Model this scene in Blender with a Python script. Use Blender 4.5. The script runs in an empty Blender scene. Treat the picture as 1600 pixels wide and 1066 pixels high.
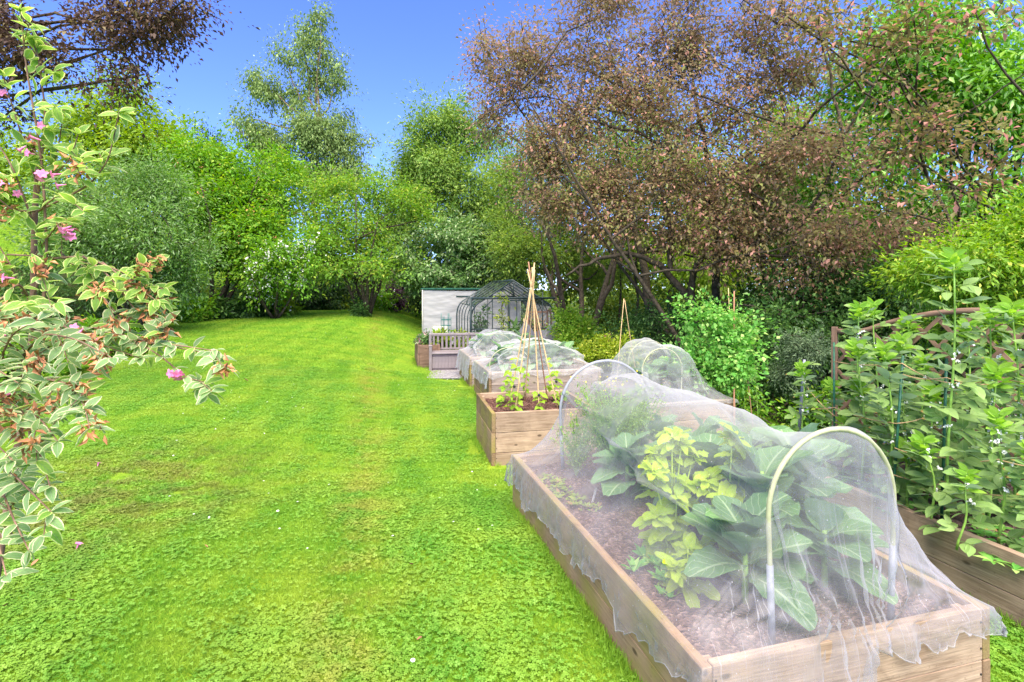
import bpy, bmesh, math, random
import numpy as np
from mathutils import Vector, Matrix, noise as mnoise
R = math.radians
S = bpy.context.scene
C = S.collection
PI = math.pi

# ------------------------------------------------------------------ camera
cam = bpy.data.cameras.new('camera'); camo = bpy.data.objects.new('camera', cam); C.objects.link(camo)
camo.location = (0, 0, 1.8); camo.rotation_euler = (R(90), 0, 0)
cam.sensor_width = 36; cam.lens = 846 / 1600 * 36; cam.shift_y = -83 / 1600
cam.clip_start = 0.05; cam.clip_end = 2000
S.camera = camo
# ------------------------------------------------------------------ sky, sun, exposure
SUN_EL, SUN_AZ = 60, 176            # azimuth clockwise from +Y
w = bpy.data.worlds.new('World'); S.world = w; w.use_nodes = True
nt = w.node_tree; nt.nodes.clear()
sky = nt.nodes.new('ShaderNodeTexSky'); sky.sky_type = 'NISHITA'; sky.sun_disc = False
sky.sun_elevation = R(SUN_EL); sky.sun_rotation = R(SUN_AZ); sky.altitude = 0
sky.air_density = 0.7; sky.dust_density = 0.0; sky.ozone_density = 3.5
tint = nt.nodes.new('ShaderNodeMix'); tint.data_type = 'RGBA'; tint.blend_type = 'MULTIPLY'
tint.inputs[0].default_value = 1; tint.inputs[7].default_value = (.60, .68, 1.10, 1)
bg = nt.nodes.new('ShaderNodeBackground'); bg.inputs[1].default_value = 0.15
wo = nt.nodes.new('ShaderNodeOutputWorld')
nt.links.new(sky.outputs[0], tint.inputs[6]); nt.links.new(tint.outputs[2], bg.inputs[0]); nt.links.new(bg.outputs[0], wo.inputs[0])
sl = bpy.data.lights.new('sun', 'SUN'); sl.energy = 5.0; sl.angle = R(68); sl.color = (1.0, 0.92, 0.78)
so = bpy.data.objects.new('sun', sl); C.objects.link(so)
az, el = R(SUN_AZ), R(SUN_EL)
sd = Vector((math.sin(az) * math.cos(el), math.cos(az) * math.cos(el), math.sin(el)))
so.rotation_euler = (-sd).to_track_quat('-Z', 'Y').to_euler(); so.location = sd * 60
S.view_settings.view_transform = 'Standard'; S.view_settings.look = 'None'
S.view_settings.exposure = 1.42; S.view_settings.gamma = 1; S.view_settings.use_curve_mapping = False
S.render.engine = 'CYCLES'
cy = S.cycles
cy.max_bounces = 8; cy.diffuse_bounces = 6; cy.glossy_bounces = 2; cy.transmission_bounces = 4
cy.transparent_max_bounces = 24; cy.caustics_reflective = False; cy.caustics_refractive = False
cy.sample_clamp_indirect = 4; cy.use_denoising = True

def P(x, y, Y):
    """a point of the place seen at photo pixel x, y and lying Y metres ahead"""
    return Vector(((x - 800) / 846 * Y, Y, 1.8 - (y - 450) / 846 * Y))
def ss(a, b, x):
    t = np.clip((x - a) / (b - a), 0, 1); return t * t * (3 - 2 * t)
def gz(X, Y):
    X = np.asarray(X, float); Y = np.asarray(Y, float)
    z = -0.21 * ss(3.8, 6.2, Y) * ss(-5, -1.0, X)
    z = z + 0.86 * ss(7, 23, Y) * (1 - ss(-6, -1.8, X))
    edge = -10.8 - 0.02 * Y
    z = z + 0.42 * np.clip(edge - X, 0, 14) * ss(3, 10, Y)
    z = z + 0.03 * np.sin(X * .7 + 1) * np.sin(Y * .5) * ss(4, 9, Y) * (X < 0)
    return z

# ------------------------------------------------------------------ mesh helpers
def newmesh(name, V, F, uv=None, rnd=None, smooth=False):
    """V (n,3); F a list of index arrays each (k, sides); uv per vertex; rnd per vertex"""
    me = bpy.data.meshes.new(name)
    V = np.asarray(V, np.float32)
    if not isinstance(F, list): F = [F]
    F = [np.asarray(f, np.int32) for f in F if len(f)]
    me.vertices.add(len(V)); me.vertices.foreach_set('co', V.ravel())
    li = np.concatenate([f.ravel() for f in F]); st = []; o = 0
    for f in F:
        st.append(o + np.arange(len(f)) * f.shape[1]); o += f.size
    st = np.concatenate(st).astype(np.int32)
    me.loops.add(len(li)); me.loops.foreach_set('vertex_index', li)
    me.polygons.add(len(st)); me.polygons.foreach_set('loop_start', st)
    if uv is not None:
        l = me.uv_layers.new(name='UVMap'); l.data.foreach_set('uv', np.asarray(uv, np.float32)[li].ravel())
    if rnd is not None:
        a = me.attributes.new('rnd', 'FLOAT', 'POINT'); a.data.foreach_set('value', np.asarray(rnd, np.float32))
    me.update(calc_edges=True)
    if smooth: me.polygons.foreach_set('use_smooth', np.ones(len(st), bool))
    return me
def mkobj(name, me, mat=None, parent=None, loc=None, **props):
    o = bpy.data.objects.new(name, me); C.objects.link(o)
    if mat is not None and me is not None and len(me.materials) == 0: me.materials.append(mat)
    if parent is not None: o.parent = parent
    if loc is not None: o.location = loc
    for k, v in props.items(): o[k] = v
    return o
def root(name, label, cat, loc=(0, 0, 0), rz=0, group=None):
    o = bpy.data.objects.new(name, None); C.objects.link(o); o.empty_display_size = .1
    o.location = loc; o.rotation_euler = (0, 0, rz); o['label'] = label; o['category'] = cat
    if group: o['group'] = group
    return o
class Acc:
    """collects pieces into one mesh"""
    def __init__(s): s.V = []; s.F = {}; s.U = []; s.Rn = []; s.n = 0
    def add(s, V, F, uv=None, rnd=0.5):
        V = np.asarray(V, float)
        for f in (F if isinstance(F, list) else [F]):
            f = np.asarray(f)
            if len(f): s.F.setdefault(f.shape[1], []).append(f + s.n)
        s.V.append(V); s.U.append(np.zeros((len(V), 2)) if uv is None else np.asarray(uv))
        s.Rn.append(np.full(len(V), rnd) if np.isscalar(rnd) else np.asarray(rnd)); s.n += len(V)
    def mesh(s, name, smooth=False, origin=None):
        V = np.concatenate(s.V)
        if origin is not None: V = V - np.asarray(origin)
        return newmesh(name, V, [np.concatenate(v) for v in s.F.values()], np.concatenate(s.U), np.concatenate(s.Rn), smooth)
def norm(a): return a / np.maximum(np.linalg.norm(a, axis=-1, keepdims=True), 1e-9)
def frames(d, n):
    """matrices (N,3,3) whose columns are x, y=d (leaf axis), z~n"""
    d = norm(np.asarray(d, float)); x = norm(np.cross(d, n)); z = np.cross(x, d)
    return np.stack([x, d, z], axis=-1)
def scatter(T, Mx, pos, sc, rnd, A=None):
    """instances of template T=(V,F,uv) baked"""
    V, F, uv = T; N = len(pos)
    sc = np.asarray(sc, float); sc = np.full((N, 3), sc) if sc.ndim == 0 else (sc[:, None] * np.ones(3) if sc.ndim == 1 else sc)
    W = np.einsum('nij,nkj->nki', Mx, V[None] * sc[:, None, :]) + pos[:, None, :]
    W = W.reshape(-1, 3)
    off = (np.arange(N) * len(V))[:, None, None]
    Fs = [(f[None] + off).reshape(-1, f.shape[1]) for f in F]
    U = np.tile(uv, (N, 1)); Rn = np.repeat(rnd, len(V))
    if A is None: A = Acc()
    A.add(W, Fs, U, Rn); return A
def tube(pts, rad, n=6, cap=True):
    pts = np.asarray([tuple(p) for p in pts], float); k = len(pts)
    rad = np.full(k, rad) if np.isscalar(rad) else np.asarray(rad, float)
    t = np.gradient(pts, axis=0); t = norm(t)
    ref = np.array([0, 0, 1.]) if abs(t[0][2]) < .9 else np.array([1., 0, 0])
    a = norm(np.cross(t, ref)); b = np.cross(t, a)
    ang = np.arange(n) * 2 * PI / n
    V = pts[:, None] + rad[:, None, None] * (np.cos(ang)[None, :, None] * a[:, None] + np.sin(ang)[None, :, None] * b[:, None])
    V = V.reshape(-1, 3)
    i = np.arange(k - 1)[:, None] * n; j = np.arange(n)[None]; j2 = (j + 1) % n
    F = np.stack([i + j, i + j2, i + n + j2, i + n + j], -1).reshape(-1, 4)
    uv = np.stack([np.tile(np.arange(n) / n, k), np.repeat(np.linspace(0, 1, k), n)], -1)
    Fl = [F]
    if cap: Fl.append(np.array([list(range(n))[::-1], [(k - 1) * n + q for q in range(n)]]))
    return V, Fl, uv
def box(x0, x1, y0, y1, z0, z1):
    V = np.array([(x, y, z) for z in (z0, z1) for y in (y0, y1) for x in (x0, x1)], float)
    F = np.array([(0, 2, 3, 1), (4, 5, 7, 6), (0, 1, 5, 4), (2, 6, 7, 3), (0, 4, 6, 2), (1, 3, 7, 5)])
    return V, [F], None
_bb = {}
def bevbox(lx, ly, lz, b=.004, wob=0, seed=0):
    """bevelled box centred on the origin"""
    bm = bmesh.new(); bmesh.ops.create_cube(bm, size=1)
    for v in bm.verts: v.co = Vector((v.co.x * lx, v.co.y * ly, v.co.z * lz))
    bmesh.ops.bevel(bm, geom=bm.edges[:], offset=b, segments=1, affect='EDGES', profile=.5)
    rr = random.Random(seed)
    if wob:
        for v in bm.verts: v.co += Vector([rr.uniform(-wob, wob) for _ in range(3)])
    me = bpy.data.meshes.new('board'); bm.to_mesh(me); bm.free()
    return me
def curve(p0, p1, p2, n):
    t = np.linspace(0, 1, n)[:, None]; p0, p1, p2 = map(lambda p: np.array(tuple(p), float), (p0, p1, p2))
    return (1 - t) ** 2 * p0 + 2 * t * (1 - t) * p1 + t * t * p2

# ------------------------------------------------------------------ materials
class NT:
    def __init__(s, name):
        s.m = bpy.data.materials.new(name); s.m.use_nodes = True; s.t = s.m.node_tree; s.t.nodes.clear()
        s.out = s.n('ShaderNodeOutputMaterial')
    def n(s, k, **kw):
        nd = s.t.nodes.new(k)
        for a, b in kw.items(): setattr(nd, a, b)
        return nd
    def l(s, a, b): s.t.links.new(a, b)
    def mix(s, f, a, b, bt='MIX'):
        x = s.n('ShaderNodeMix', data_type='RGBA', blend_type=bt)
        for sock, v in ((x.inputs[0], f), (x.inputs[6], a), (x.inputs[7], b)):
            if isinstance(v, bpy.types.NodeSocket): s.l(v, sock)
            elif isinstance(v, (int, float)): sock.default_value = v
            else: sock.default_value = (*v[:3], 1)
        return x.outputs[2]
    def math(s, op, a, b=0.5, c=None):
        x = s.n('ShaderNodeMath', operation=op)
        for i, v in enumerate((a, b) if c is None else (a, b, c)):
            if isinstance(v, bpy.types.NodeSocket): s.l(v, x.inputs[i])
            else: x.inputs[i].default_value = v
        return x.outputs[0]
    def ramp(s, f, a, b, lo=0, hi=1):
        x = s.n('ShaderNodeMapRange'); s.l(f, x.inputs[0]); x.inputs[1].default_value = a; x.inputs[2].default_value = b
        x.inputs[3].default_value = lo; x.inputs[4].default_value = hi; x.interpolation_type = 'SMOOTHSTEP'; return x.outputs[0]
    def noise(s, vec, sc, det=3, rough=.55, dist=0):
        x = s.n('ShaderNodeTexNoise'); x.inputs['Scale'].default_value = sc; x.inputs['Detail'].default_value = det
        x.inputs['Roughness'].default_value = rough; x.inputs['Distortion'].default_value = dist
        if vec is not None: s.l(vec, x.inputs['Vector'])
        return x.outputs['Fac']
    def coord(s, w='Object'): return s.n('ShaderNodeTexCoord').outputs[w]
    def pos(s): return s.n('ShaderNodeNewGeometry').outputs['Position']
    def scale(s, vec, v):
        x = s.n('ShaderNodeMapping'); s.l(vec, x.inputs[0]); x.inputs['Scale'].default_value = v; return x.outputs[0]
    def attr(s, nm): return s.n('ShaderNodeAttribute', attribute_name=nm).outputs['Fac']
    def orand(s): return s.n('ShaderNodeObjectInfo').outputs['Random']
    def princ(s, col, rough=.6, spec=.3, metal=0, bump=None, bd=.01, bs=.5):
        p = s.n('ShaderNodeBsdfPrincipled')
        for k, v in (('Base Color', col), ('Roughness', rough), ('Metallic', metal), ('Specular IOR Level', spec)):
            if isinstance(v, bpy.types.NodeSocket): s.l(v, p.inputs[k])
            elif isinstance(v, (int, float)): p.inputs[k].default_value = v
            else: p.inputs[k].default_value = (*v[:3], 1)
        if bump is not None:
            b = s.n('ShaderNodeBump'); b.inputs['Distance'].default_value = bd; b.inputs['Strength'].default_value = bs
            s.l(bump, b.inputs['Height']); s.l(b.outputs[0], p.inputs['Normal'])
        return p.outputs[0]
    def end(s, sh): s.l(sh, s.out.inputs[0]); return s.m
def bsdf_mix(N, f, a, b):
    x = N.n('ShaderNodeMixShader')
    if isinstance(f, bpy.types.NodeSocket): N.l(f, x.inputs[0])
    else: x.inputs[0].default_value = f
    N.l(a, x.inputs[1]); N.l(b, x.inputs[2]); return x.outputs[0]

def leafmat(name, c1, c2, tr=.4, rough=.5, spec=.2, third=None, third_amt=.12, obj=False, vein=None, veins=6, margin=None, under=None, bumpy=0, tip=None, spots=None):
    N = NT(name)
    r = N.attr('rnd')
    if obj: r = N.math('FRACT', N.math('ADD', r, N.orand()))
    col = N.mix(r, c1, c2)
    nz = N.noise(N.pos(), 9 if obj else 1.3, 2)
    col = N.mix(N.ramp(nz, .35, .65, 0, .35), col, [c * .72 for c in c1])
    if third:
        r3 = N.math('FRACT', N.math('MULTIPLY', r, 13.7))
        col = N.mix(N.math('LESS_THAN', r3, third_amt), col, third)
    uv = N.coord('UV'); sep = N.n('ShaderNodeSeparateXYZ'); N.l(uv, sep.inputs[0])
    ax = N.math('ABSOLUTE', sep.outputs[0])
    bump = None
    if vein:
        mid = N.ramp(ax, .035, .09, 1, 0)
        ph = N.math('SUBTRACT', N.math('MULTIPLY', sep.outputs[1], veins), N.math('MULTIPLY', ax, veins * .32))
        sv = N.ramp(N.math('ABSOLUTE', N.math('SUBTRACT', N.math('FRACT', ph), .5)), .03, .10, .55, 0)
        vf = N.math('MAXIMUM', mid, sv)
        col = N.mix(N.math('MULTIPLY', vf, .8), col, vein)
        bump = N.math('MULTIPLY', vf, -1)
    if obj and not margin:
        sp_ = N.noise(N.coord('Object'), 26, 3, .7); col = N.mix(N.ramp(sp_, .66, .74, 0, .55), col, (.34, .30, .08))
    if margin:
        nzz = N.noise(uv, 7, 2)
        col = N.mix(N.ramp(N.math('ADD', ax, N.math('MULTIPLY', nzz, .4)), .90, 1.0), col, margin)
    if tip:
        col = N.mix(N.math('MULTIPLY', N.ramp(sep.outputs[1], .8, 1), N.math('LESS_THAN', r, .2)), col, tip)
    if under:
        bf = N.n('ShaderNodeNewGeometry').outputs['Backfacing']
        col = N.mix(bf, col, under)
    if bumpy:
        nb = N.noise(N.coord('Object'), bumpy, 2); bump = nb if bump is None else N.math('ADD', nb, bump)
    p = N.princ(col, rough, spec, bump=bump, bd=.004, bs=.7)
    t = N.n('ShaderNodeBsdfTranslucent'); hs = N.n('ShaderNodeHueSaturation'); hs.inputs['Hue'].default_value = .49
    hs.inputs['Saturation'].default_value = 1.1; hs.inputs['Value'].default_value = 1.35
    N.l(col, hs.inputs['Color']); N.l(hs.outputs[0], t.inputs[0])
    return N.end(bsdf_mix(N, tr, p, t.outputs[0]))

def woodmat(name, c1, c2, green=None, gamt=0.0, grain=1.0, scale=1.0):
    N = NT(name); ob = N.coord('Object'); rr = N.orand()
    v = N.n('ShaderNodeVectorMath', operation='ADD'); N.l(ob, v.inputs[0])
    cb = N.n('ShaderNodeCombineXYZ'); N.l(N.math('MULTIPLY', rr, 37), cb.inputs[0]); N.l(N.math('MULTIPLY', rr, 11), cb.inputs[2]); N.l(cb.outputs[0], v.inputs[1])
    st = N.scale(v.outputs[0], (1.6 * scale, 26 * scale, 26 * scale))
    g1 = N.noise(st, 1.6, 5, .6, .6); g2 = N.noise(N.scale(v.outputs[0], (6 * scale, 120 * scale, 120 * scale)), 1.2, 3)
    col = N.mix(N.ramp(g1, .3, .72), c1, c2)
    col = N.mix(N.ramp(g2, .42, .62, 0, .35 * grain), col, [c * .45 for c in c1])
    bl = N.noise(v.outputs[0], 3.5 * scale, 3); col = N.mix(N.ramp(bl, .35, .7, 0, .4), col, [min(1, c * 1.35) for c in c2])
    hsv = N.n('ShaderNodeHueSaturation'); N.l(col, hsv.inputs['Color']); N.l(N.math('ADD', .82, N.math('MULTIPLY', rr, .36)), hsv.inputs['Value']); col = hsv.outputs[0]
    # knots
    vo = N.n('ShaderNodeTexVoronoi'); N.l(N.scale(v.outputs[0], (4.6 * scale, 9 * scale, 9 * scale)), vo.inputs['Vector']); vo.inputs['Scale'].default_value = 1
    kd = N.ramp(vo.outputs['Distance'], .07, .16, .85, 0); ks = N.math('GREATER_THAN', N.n('ShaderNodeSeparateColor').outputs[0], -1)
    sc_ = N.n('ShaderNodeSeparateColor'); N.l(vo.outputs['Color'], sc_.inputs[0])
    col = N.mix(N.math('MULTIPLY', kd, N.math('GREATER_THAN', sc_.outputs[0], .55)), col, [c * .32 for c in c1])
    if green is not None:
        gn = N.noise(v.outputs[0], 2.3, 4, .6); col = N.mix(N.ramp(gn, .62 - gamt * .45, .85 - gamt * .45, 0, .75), col, green)
    stn = N.noise(v.outputs[0], 1.7 * scale, 5, .7, .8); col = N.mix(N.ramp(stn, .52, .70, 0, .45), col, [c * .5 for c in c1])
    spk = N.noise(v.outputs[0], 55 * scale, 2); col = N.mix(N.ramp(spk, .62, .75, 0, .35), col, [c * .4 for c in c1])
    h = N.math('ADD', g2, N.math('MULTIPLY', g1, .8))
    return N.end(N.princ(col, .82, .15, bump=h, bd=.003, bs=.6))

def plain(name, c, rough=.5, spec=.4, var=.15, sc=12, metal=0, bump=0, bsc=60):
    N = NT(name); nz = N.noise(N.coord('Object'), sc, 4)
    col = N.mix(N.ramp(nz, .3, .7), [x * (1 - var) for x in c], [min(1, x * (1 + var)) for x in c])
    b = N.noise(N.coord('Object'), bsc, 3) if bump else None
    return N.end(N.princ(col, rough, spec, metal, bump=b, bd=bump or .01))

M = {}
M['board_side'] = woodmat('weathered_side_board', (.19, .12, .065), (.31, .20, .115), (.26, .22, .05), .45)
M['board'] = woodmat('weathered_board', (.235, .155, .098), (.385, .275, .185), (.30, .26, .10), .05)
M['board_grey'] = woodmat('greyed_board', (.23, .17, .14), (.37, .285, .24), (.25, .25, .1), .1)
M['trellis'] = woodmat('brown_trellis_wood', (.14, .085, .055), (.24, .15, .10))
M['cane'] = woodmat('bamboo_cane', (.42, .27, .13), (.60, .42, .22), grain=.5, scale=3)
M['cane_dark'] = woodmat('brown_cane', (.28, .14, .08), (.42, .22, .13), grain=.5, scale=3)
M['bark'] = plain('tree_bark', (.065, .052, .035), .9, .1, .45, 14, bump=.02, bsc=30)
M['bark_light'] = plain('pale_bark', (.20, .15, .10), .9, .1, .35, 10, bump=.01, bsc=30)
M['stem_green'] = plain('green_stem', (.22, .38, .06), .5, .3, .3, 20)
M['stem_yellow'] = plain('yellow_green_stem', (.38, .50, .08), .5, .3, .3, 20)
M['stem_brown'] = plain('brown_twig', (.22, .13, .09), .8, .1, .35, 20)
M['twine'] = plain('sisal_twine', (.52, .33, .17), .9, .05, .25, 60)
M['stake'] = plain('dark_green_plastic_stake', (.02, .10, .05), .45, .4, .3, 30)
M['hoop'] = plain('cream_hose', (.36, .36, .21), .5, .4, .12, 20)
M['sleeve'] = plain('grey_pipe_sleeve', (.26, .27, .30), .5, .4, .15, 25)
M['black_tie'] = plain('black_tie', (.02, .02, .025), .6)
M['frame_green'] = plain('dark_green_aluminium', (.022, .04, .036), .4, .5, .2)
M['plastic'] = plain('taupe_plastic', (.225, .185, .18), .55, .35, .1, 8, bump=.0015, bsc=120)
M['plastic_dark'] = plain('dark_taupe_plastic', (.16, .12, .13), .6, .3, .1, 8)
M['teal'] = plain('teal_plastic', (.02, .16, .13), .4, .4, .1)
M['cream'] = plain('cream_plastic', (.60, .58, .46), .5, .4, .1)
M['pot'] = plain('terracotta', (.42, .17, .11), .8, .2, .25)
M['white'] = plain('white_plastic', (.75, .75, .72), .5, .4, .05)
M['petal_pink'] = plain('pink_petal', (.80, .22, .42), .6, .2, .35, 60)
M['petal_white'] = plain('white_petal', (.82, .80, .74), .6, .2, .08, 30)
M['petal_blue'] = plain('mauve_petal', (.25, .22, .65), .6, .2, .1)
M['petal_yellow'] = plain('yellow_petal', (.80, .62, .05), .6, .2, .1)
M['husk'] = plain('dried_orange_brown_husk', (.50, .22, .10), .9, .1, .45, 40)
M['deadleaf'] = plain('dead_leaf', (.34, .15, .08), .8, .2, .4, 40)
M['green_mesh'] = plain('green_shade_net', (.02, .075, .05), .8, .1, .3)

def soilmat(name, c1, c2, chips):
    N = NT(name); p = N.coord('Object')
    vo = N.n('ShaderNodeTexVoronoi'); N.l(p, vo.inputs['Vector']); vo.inputs['Scale'].default_value = 55
    s_ = N.n('ShaderNodeSeparateColor'); N.l(vo.outputs['Color'], s_.inputs[0])
    col = N.mix(N.ramp(N.noise(p, 14, 4), .3, .7), c1, c2)
    col = N.mix(N.ramp(s_.outputs[0], .62, .95, 0, .8), col, chips)
    return N.end(N.princ(col, .9, .15, bump=N.math('ADD', N.noise(p, 40, 4), vo.outputs['Distance']), bd=.02, bs=.9))
M['soil'] = soilmat('garden_soil', (.085, .05, .038), (.17, .105, .085), (.30, .20, .17))
M['compost'] = soilmat('dark_bark_compost', (.055, .025, .02), (.13, .06, .045), (.30, .17, .13))
M['gravel'] = soilmat('grey_gravel', (.22, .20, .20), (.34, .31, .30), (.5, .47, .46))

def netmat(name, dens, col=(.80, .78, .82)):
    N = NT(name)
    d = N.n('ShaderNodeBsdfDiffuse'); d.inputs[0].default_value = (*col, 1)
    t = N.n('ShaderNodeBsdfTranslucent'); t.inputs[0].default_value = (*col, 1)
    g = N.n('ShaderNodeBsdfGlossy'); g.inputs[0].default_value = (.9, .9, .9, 1); g.inputs['Roughness'].default_value = .45
    a = bsdf_mix(N, .5, d.outputs[0], t.outputs[0]); a = bsdf_mix(N, .06, a, g.outputs[0])
    lw = N.n('ShaderNodeLayerWeight'); lw.inputs[0].default_value = .5
    e = N.math('POWER', lw.outputs['Facing'], 2.6)
    nz = N.noise(N.coord('Object'), 6, 4, .6)
    f = N.math('ADD', N.math('MULTIPLY', e, .50), N.ramp(nz, .35, .7, dens - .05, dens + .08))
    st = N.noise(N.scale(N.coord('UV'), (160, 3, 1)), 1, 3, .6)
    f = N.math('ADD', f, N.math('MULTIPLY', N.math('MULTIPLY', N.math('ADD', N.ramp(st, .56, .72), .35), N.attr('rnd')), .28))
    wet = N.n('ShaderNodeTexVoronoi'); N.l(N.coord('Object'), wet.inputs['Vector']); wet.inputs['Scale'].default_value = 26
    dr = N.ramp(wet.outputs['Distance'], .05, .09, .5, 0)
    f = N.math('MINIMUM', N.math('ADD', f, dr), .96)
    tr = N.n('ShaderNodeBsdfTransparent')
    return N.end(bsdf_mix(N, f, tr.outputs[0], a))
M['net'] = netmat('white_insect_netting', .20, (.56, .54, .57))
M['net_far'] = netmat('white_insect_netting_far', .24, (.70, .70, .70))
M['net_hem'] = netmat('gathered_netting_hem', .30, (.6, .58, .6))
M['net_pink'] = netmat('pale_netting_dense', .80, (.66, .58, .58))
def glassmat():
    N = NT('greenhouse_glass'); t = N.n('ShaderNodeBsdfTransparent'); t.inputs[0].default_value = (.96, .97, .965, 1)
    g = N.n('ShaderNodeBsdfGlossy'); g.inputs['Roughness'].default_value = .08
    lw = N.n('ShaderNodeLayerWeight'); lw.inputs[0].default_value = .12
    d = N.n('ShaderNodeBsdfDiffuse'); d.inputs[0].default_value = (.6, .62, .6, 1)
    a = bsdf_mix(N, N.ramp(N.noise(N.coord('Object'), 3, 3), .4, .8, .02, .09), t.outputs[0], d.outputs[0])
    return N.end(bsdf_mix(N, N.math('MULTIPLY', lw.outputs['Fresnel'], .9), a, g.outputs[0]))
M['glass'] = glassmat()
def sheetmat():
    N = NT('white_ribbed_sheet'); c = N.coord('Object')
    nz = N.noise(N.scale(c, (1.2, 1.2, 6)), 2.5, 4)
    col = N.mix(N.ramp(nz, .3, .7), (.50, .48, .455), (.57, .555, .53))
    p = N.princ(col, .6, .2, bump=nz, bd=.02, bs=.3)
    t = N.n('ShaderNodeBsdfTranslucent'); N.l(col, t.inputs[0])
    return N.end(bsdf_mix(N, .3, p, t.outputs[0]))
M['sheet'] = sheetmat()

# leaf templates -------------------------------------------------------------------
def T_diamond(w=.5, fold=.12, droop=.1):
    V = np.array([(0, 0, 0), (w / 2, .45, fold), (0, 1, -droop), (-w / 2, .45, fold)]); F = [np.array([(0, 1, 2), (0, 2, 3)])]
    return V, F, np.array([(0, 0), (1, .45), (0, 1), (-1, .45)])
def T_leaf(w=.45, rows=5, fold=.12, droop=.25, prof=None, wave=0, cols=(-1, -.55, 0, .55, 1), twist=0, seed=0, base=.03):
    rr = np.random.RandomState(seed); V = []; U = []
    k = len(cols)
    for i in range(rows + 1):
        t = i / rows
        ww = (prof(t) if prof else math.sin(PI * min(1, t ** .85 * .97 + .015)) ** .8) * w / 2
        ww = max(ww, .012)
        for c in cols:
            z = fold * abs(c) * ww * 2 - droop * t * t + wave * abs(c) * math.sin(i * 2.4 + c * 2 + seed) + twist * c * ww * t
            V.append((c * ww, t * (1 - .12 * droop), z)); U.append((c, t))
    F = [np.array([(i * k + j, i * k + j + 1, (i + 1) * k + j + 1, (i + 1) * k + j) for i in range(rows) for j in range(k - 1)])]
    return np.array(V), F, np.array(U)
def merge(parts):
    """several transformed templates into one: list of (T, M3x3, pos, scale)"""
    V = []; F = {}; U = []; n = 0
    for T, m, p, s in parts:
        V.append((T[0] * s) @ np.array(m).T + np.array(p)); U.append(T[2])
        for f in T[1]: F.setdefault(f.shape[1], []).append(f + n)
        n += len(T[0])
    return np.concatenate(V), [np.concatenate(f) for f in F.values()], np.concatenate(U)
def rot(ax, a): return np.array(Matrix.Rotation(a, 3, ax))
D2 = T_diamond()
D2n = T_diamond(.34, .06, .12)
D2r = T_diamond(.75, .10, .08)

# ------------------------------------------------------------------ tree / shrub builder
DM = 1.45
def crown_leaves(rng, lobes, ncl, lpc, ll, clr, T=D2, shell=.55, droop=.3, lsv=.35, flat=.7, minz=None, holes=-1.25, sub=(.38, .78)):
    lpc = int(lpc * DM); lb = np.array(lobes, float)
    if len(lb) > 0:      # break every lobe into smaller uneven boughs
        par = np.repeat(lb, 5, 0); so_ = rng.normal(size=(len(par), 3)).clip(-1.5, 1.5) * .42
        so_[::5] *= .3; lb = par.copy(); lb[:, :3] += so_ * par[:, 3:6]; lb[:, 3:6] *= rng.uniform(sub[0], sub[1], (len(par), 1)) * rng.uniform(.8, 1.2, (len(par), 3))
    else: par = lb
    vol = (lb[:, 3] * lb[:, 4] * lb[:, 5]) ** (2 / 3.); pr = vol / vol.sum()
    li = rng.choice(len(lb), ncl, p=pr); L = lb[li]; PL_ = par[li]
    d = norm(rng.normal(size=(ncl, 3)))
    r = 1 - (1 - shell) * rng.rand(ncl) ** 1.3 * 1.0
    r = np.where(rng.rand(ncl) < .12, r * 1.12, r)
    lump = 1 + .16 * np.sin(d[:, 0] * 5 + L[:, 0] * 3) * np.cos(d[:, 2] * 6 + L[:, 2] * 2)
    cc = L[:, :3] + d * L[:, 3:6] * (r * lump)[:, None] + rng.normal(size=(ncl, 3)) * clr * .5
    q = cc / (clr * 2.6); hole = np.sin(q[:, 0] * 1.7 + 2 * np.sin(q[:, 2] * 1.3)) + np.sin(q[:, 1] * 1.9 + 1.3 * np.cos(q[:, 0])) + np.sin(q[:, 2] * 2.3 + q[:, 0])
    kp = hole > holes; cc, L, d, PL_ = cc[kp], L[kp], d[kp], PL_[kp]; ncl = len(cc); lpc = int(lpc * 1.18)
    if minz is not None: cc[:, 2] = np.maximum(cc[:, 2], minz + rng.rand(ncl) * .3)
    ax = norm(d * .8 + rng.normal(size=(ncl, 3)) * .6 + np.array([0, 0, .15 - droop * .5])); el_ = rng.uniform(.5, 1.9, ncl)
    ci = np.repeat(np.arange(ncl), lpc); N = len(ci)
    off = rng.normal(size=(N, 3)).clip(-1.9, 1.9) * clr * np.array([.42, .42, .42 * flat]) * (.5 + .8 * rng.rand(ncl))[ci][:, None]
    off = off + ax[ci] * (rng.normal(size=N).clip(-1.6, 1.6) * clr * .8 * el_[ci])[:, None]
    pos = cc[ci] + off
    out = norm(cc - L[:, :3])[ci]
    dr = norm(off + out * clr * .6 + rng.normal(size=(N, 3)) * clr * .5 + np.array([0, 0, -droop * clr]))
    nm = norm(np.array([0, 0, 1.]) + out * .5 + rng.normal(size=(N, 3)) * .55)
    sz = ll * (1 + lsv * rng.normal(size=N)).clip(.45, 1.8)
    rnd = (.55 * rng.rand(ncl)[ci] + .45 * rng.rand(N))
    return cc, PL_[:, :3], scatter(T, frames(dr, nm), pos, sz, rnd)
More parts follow.
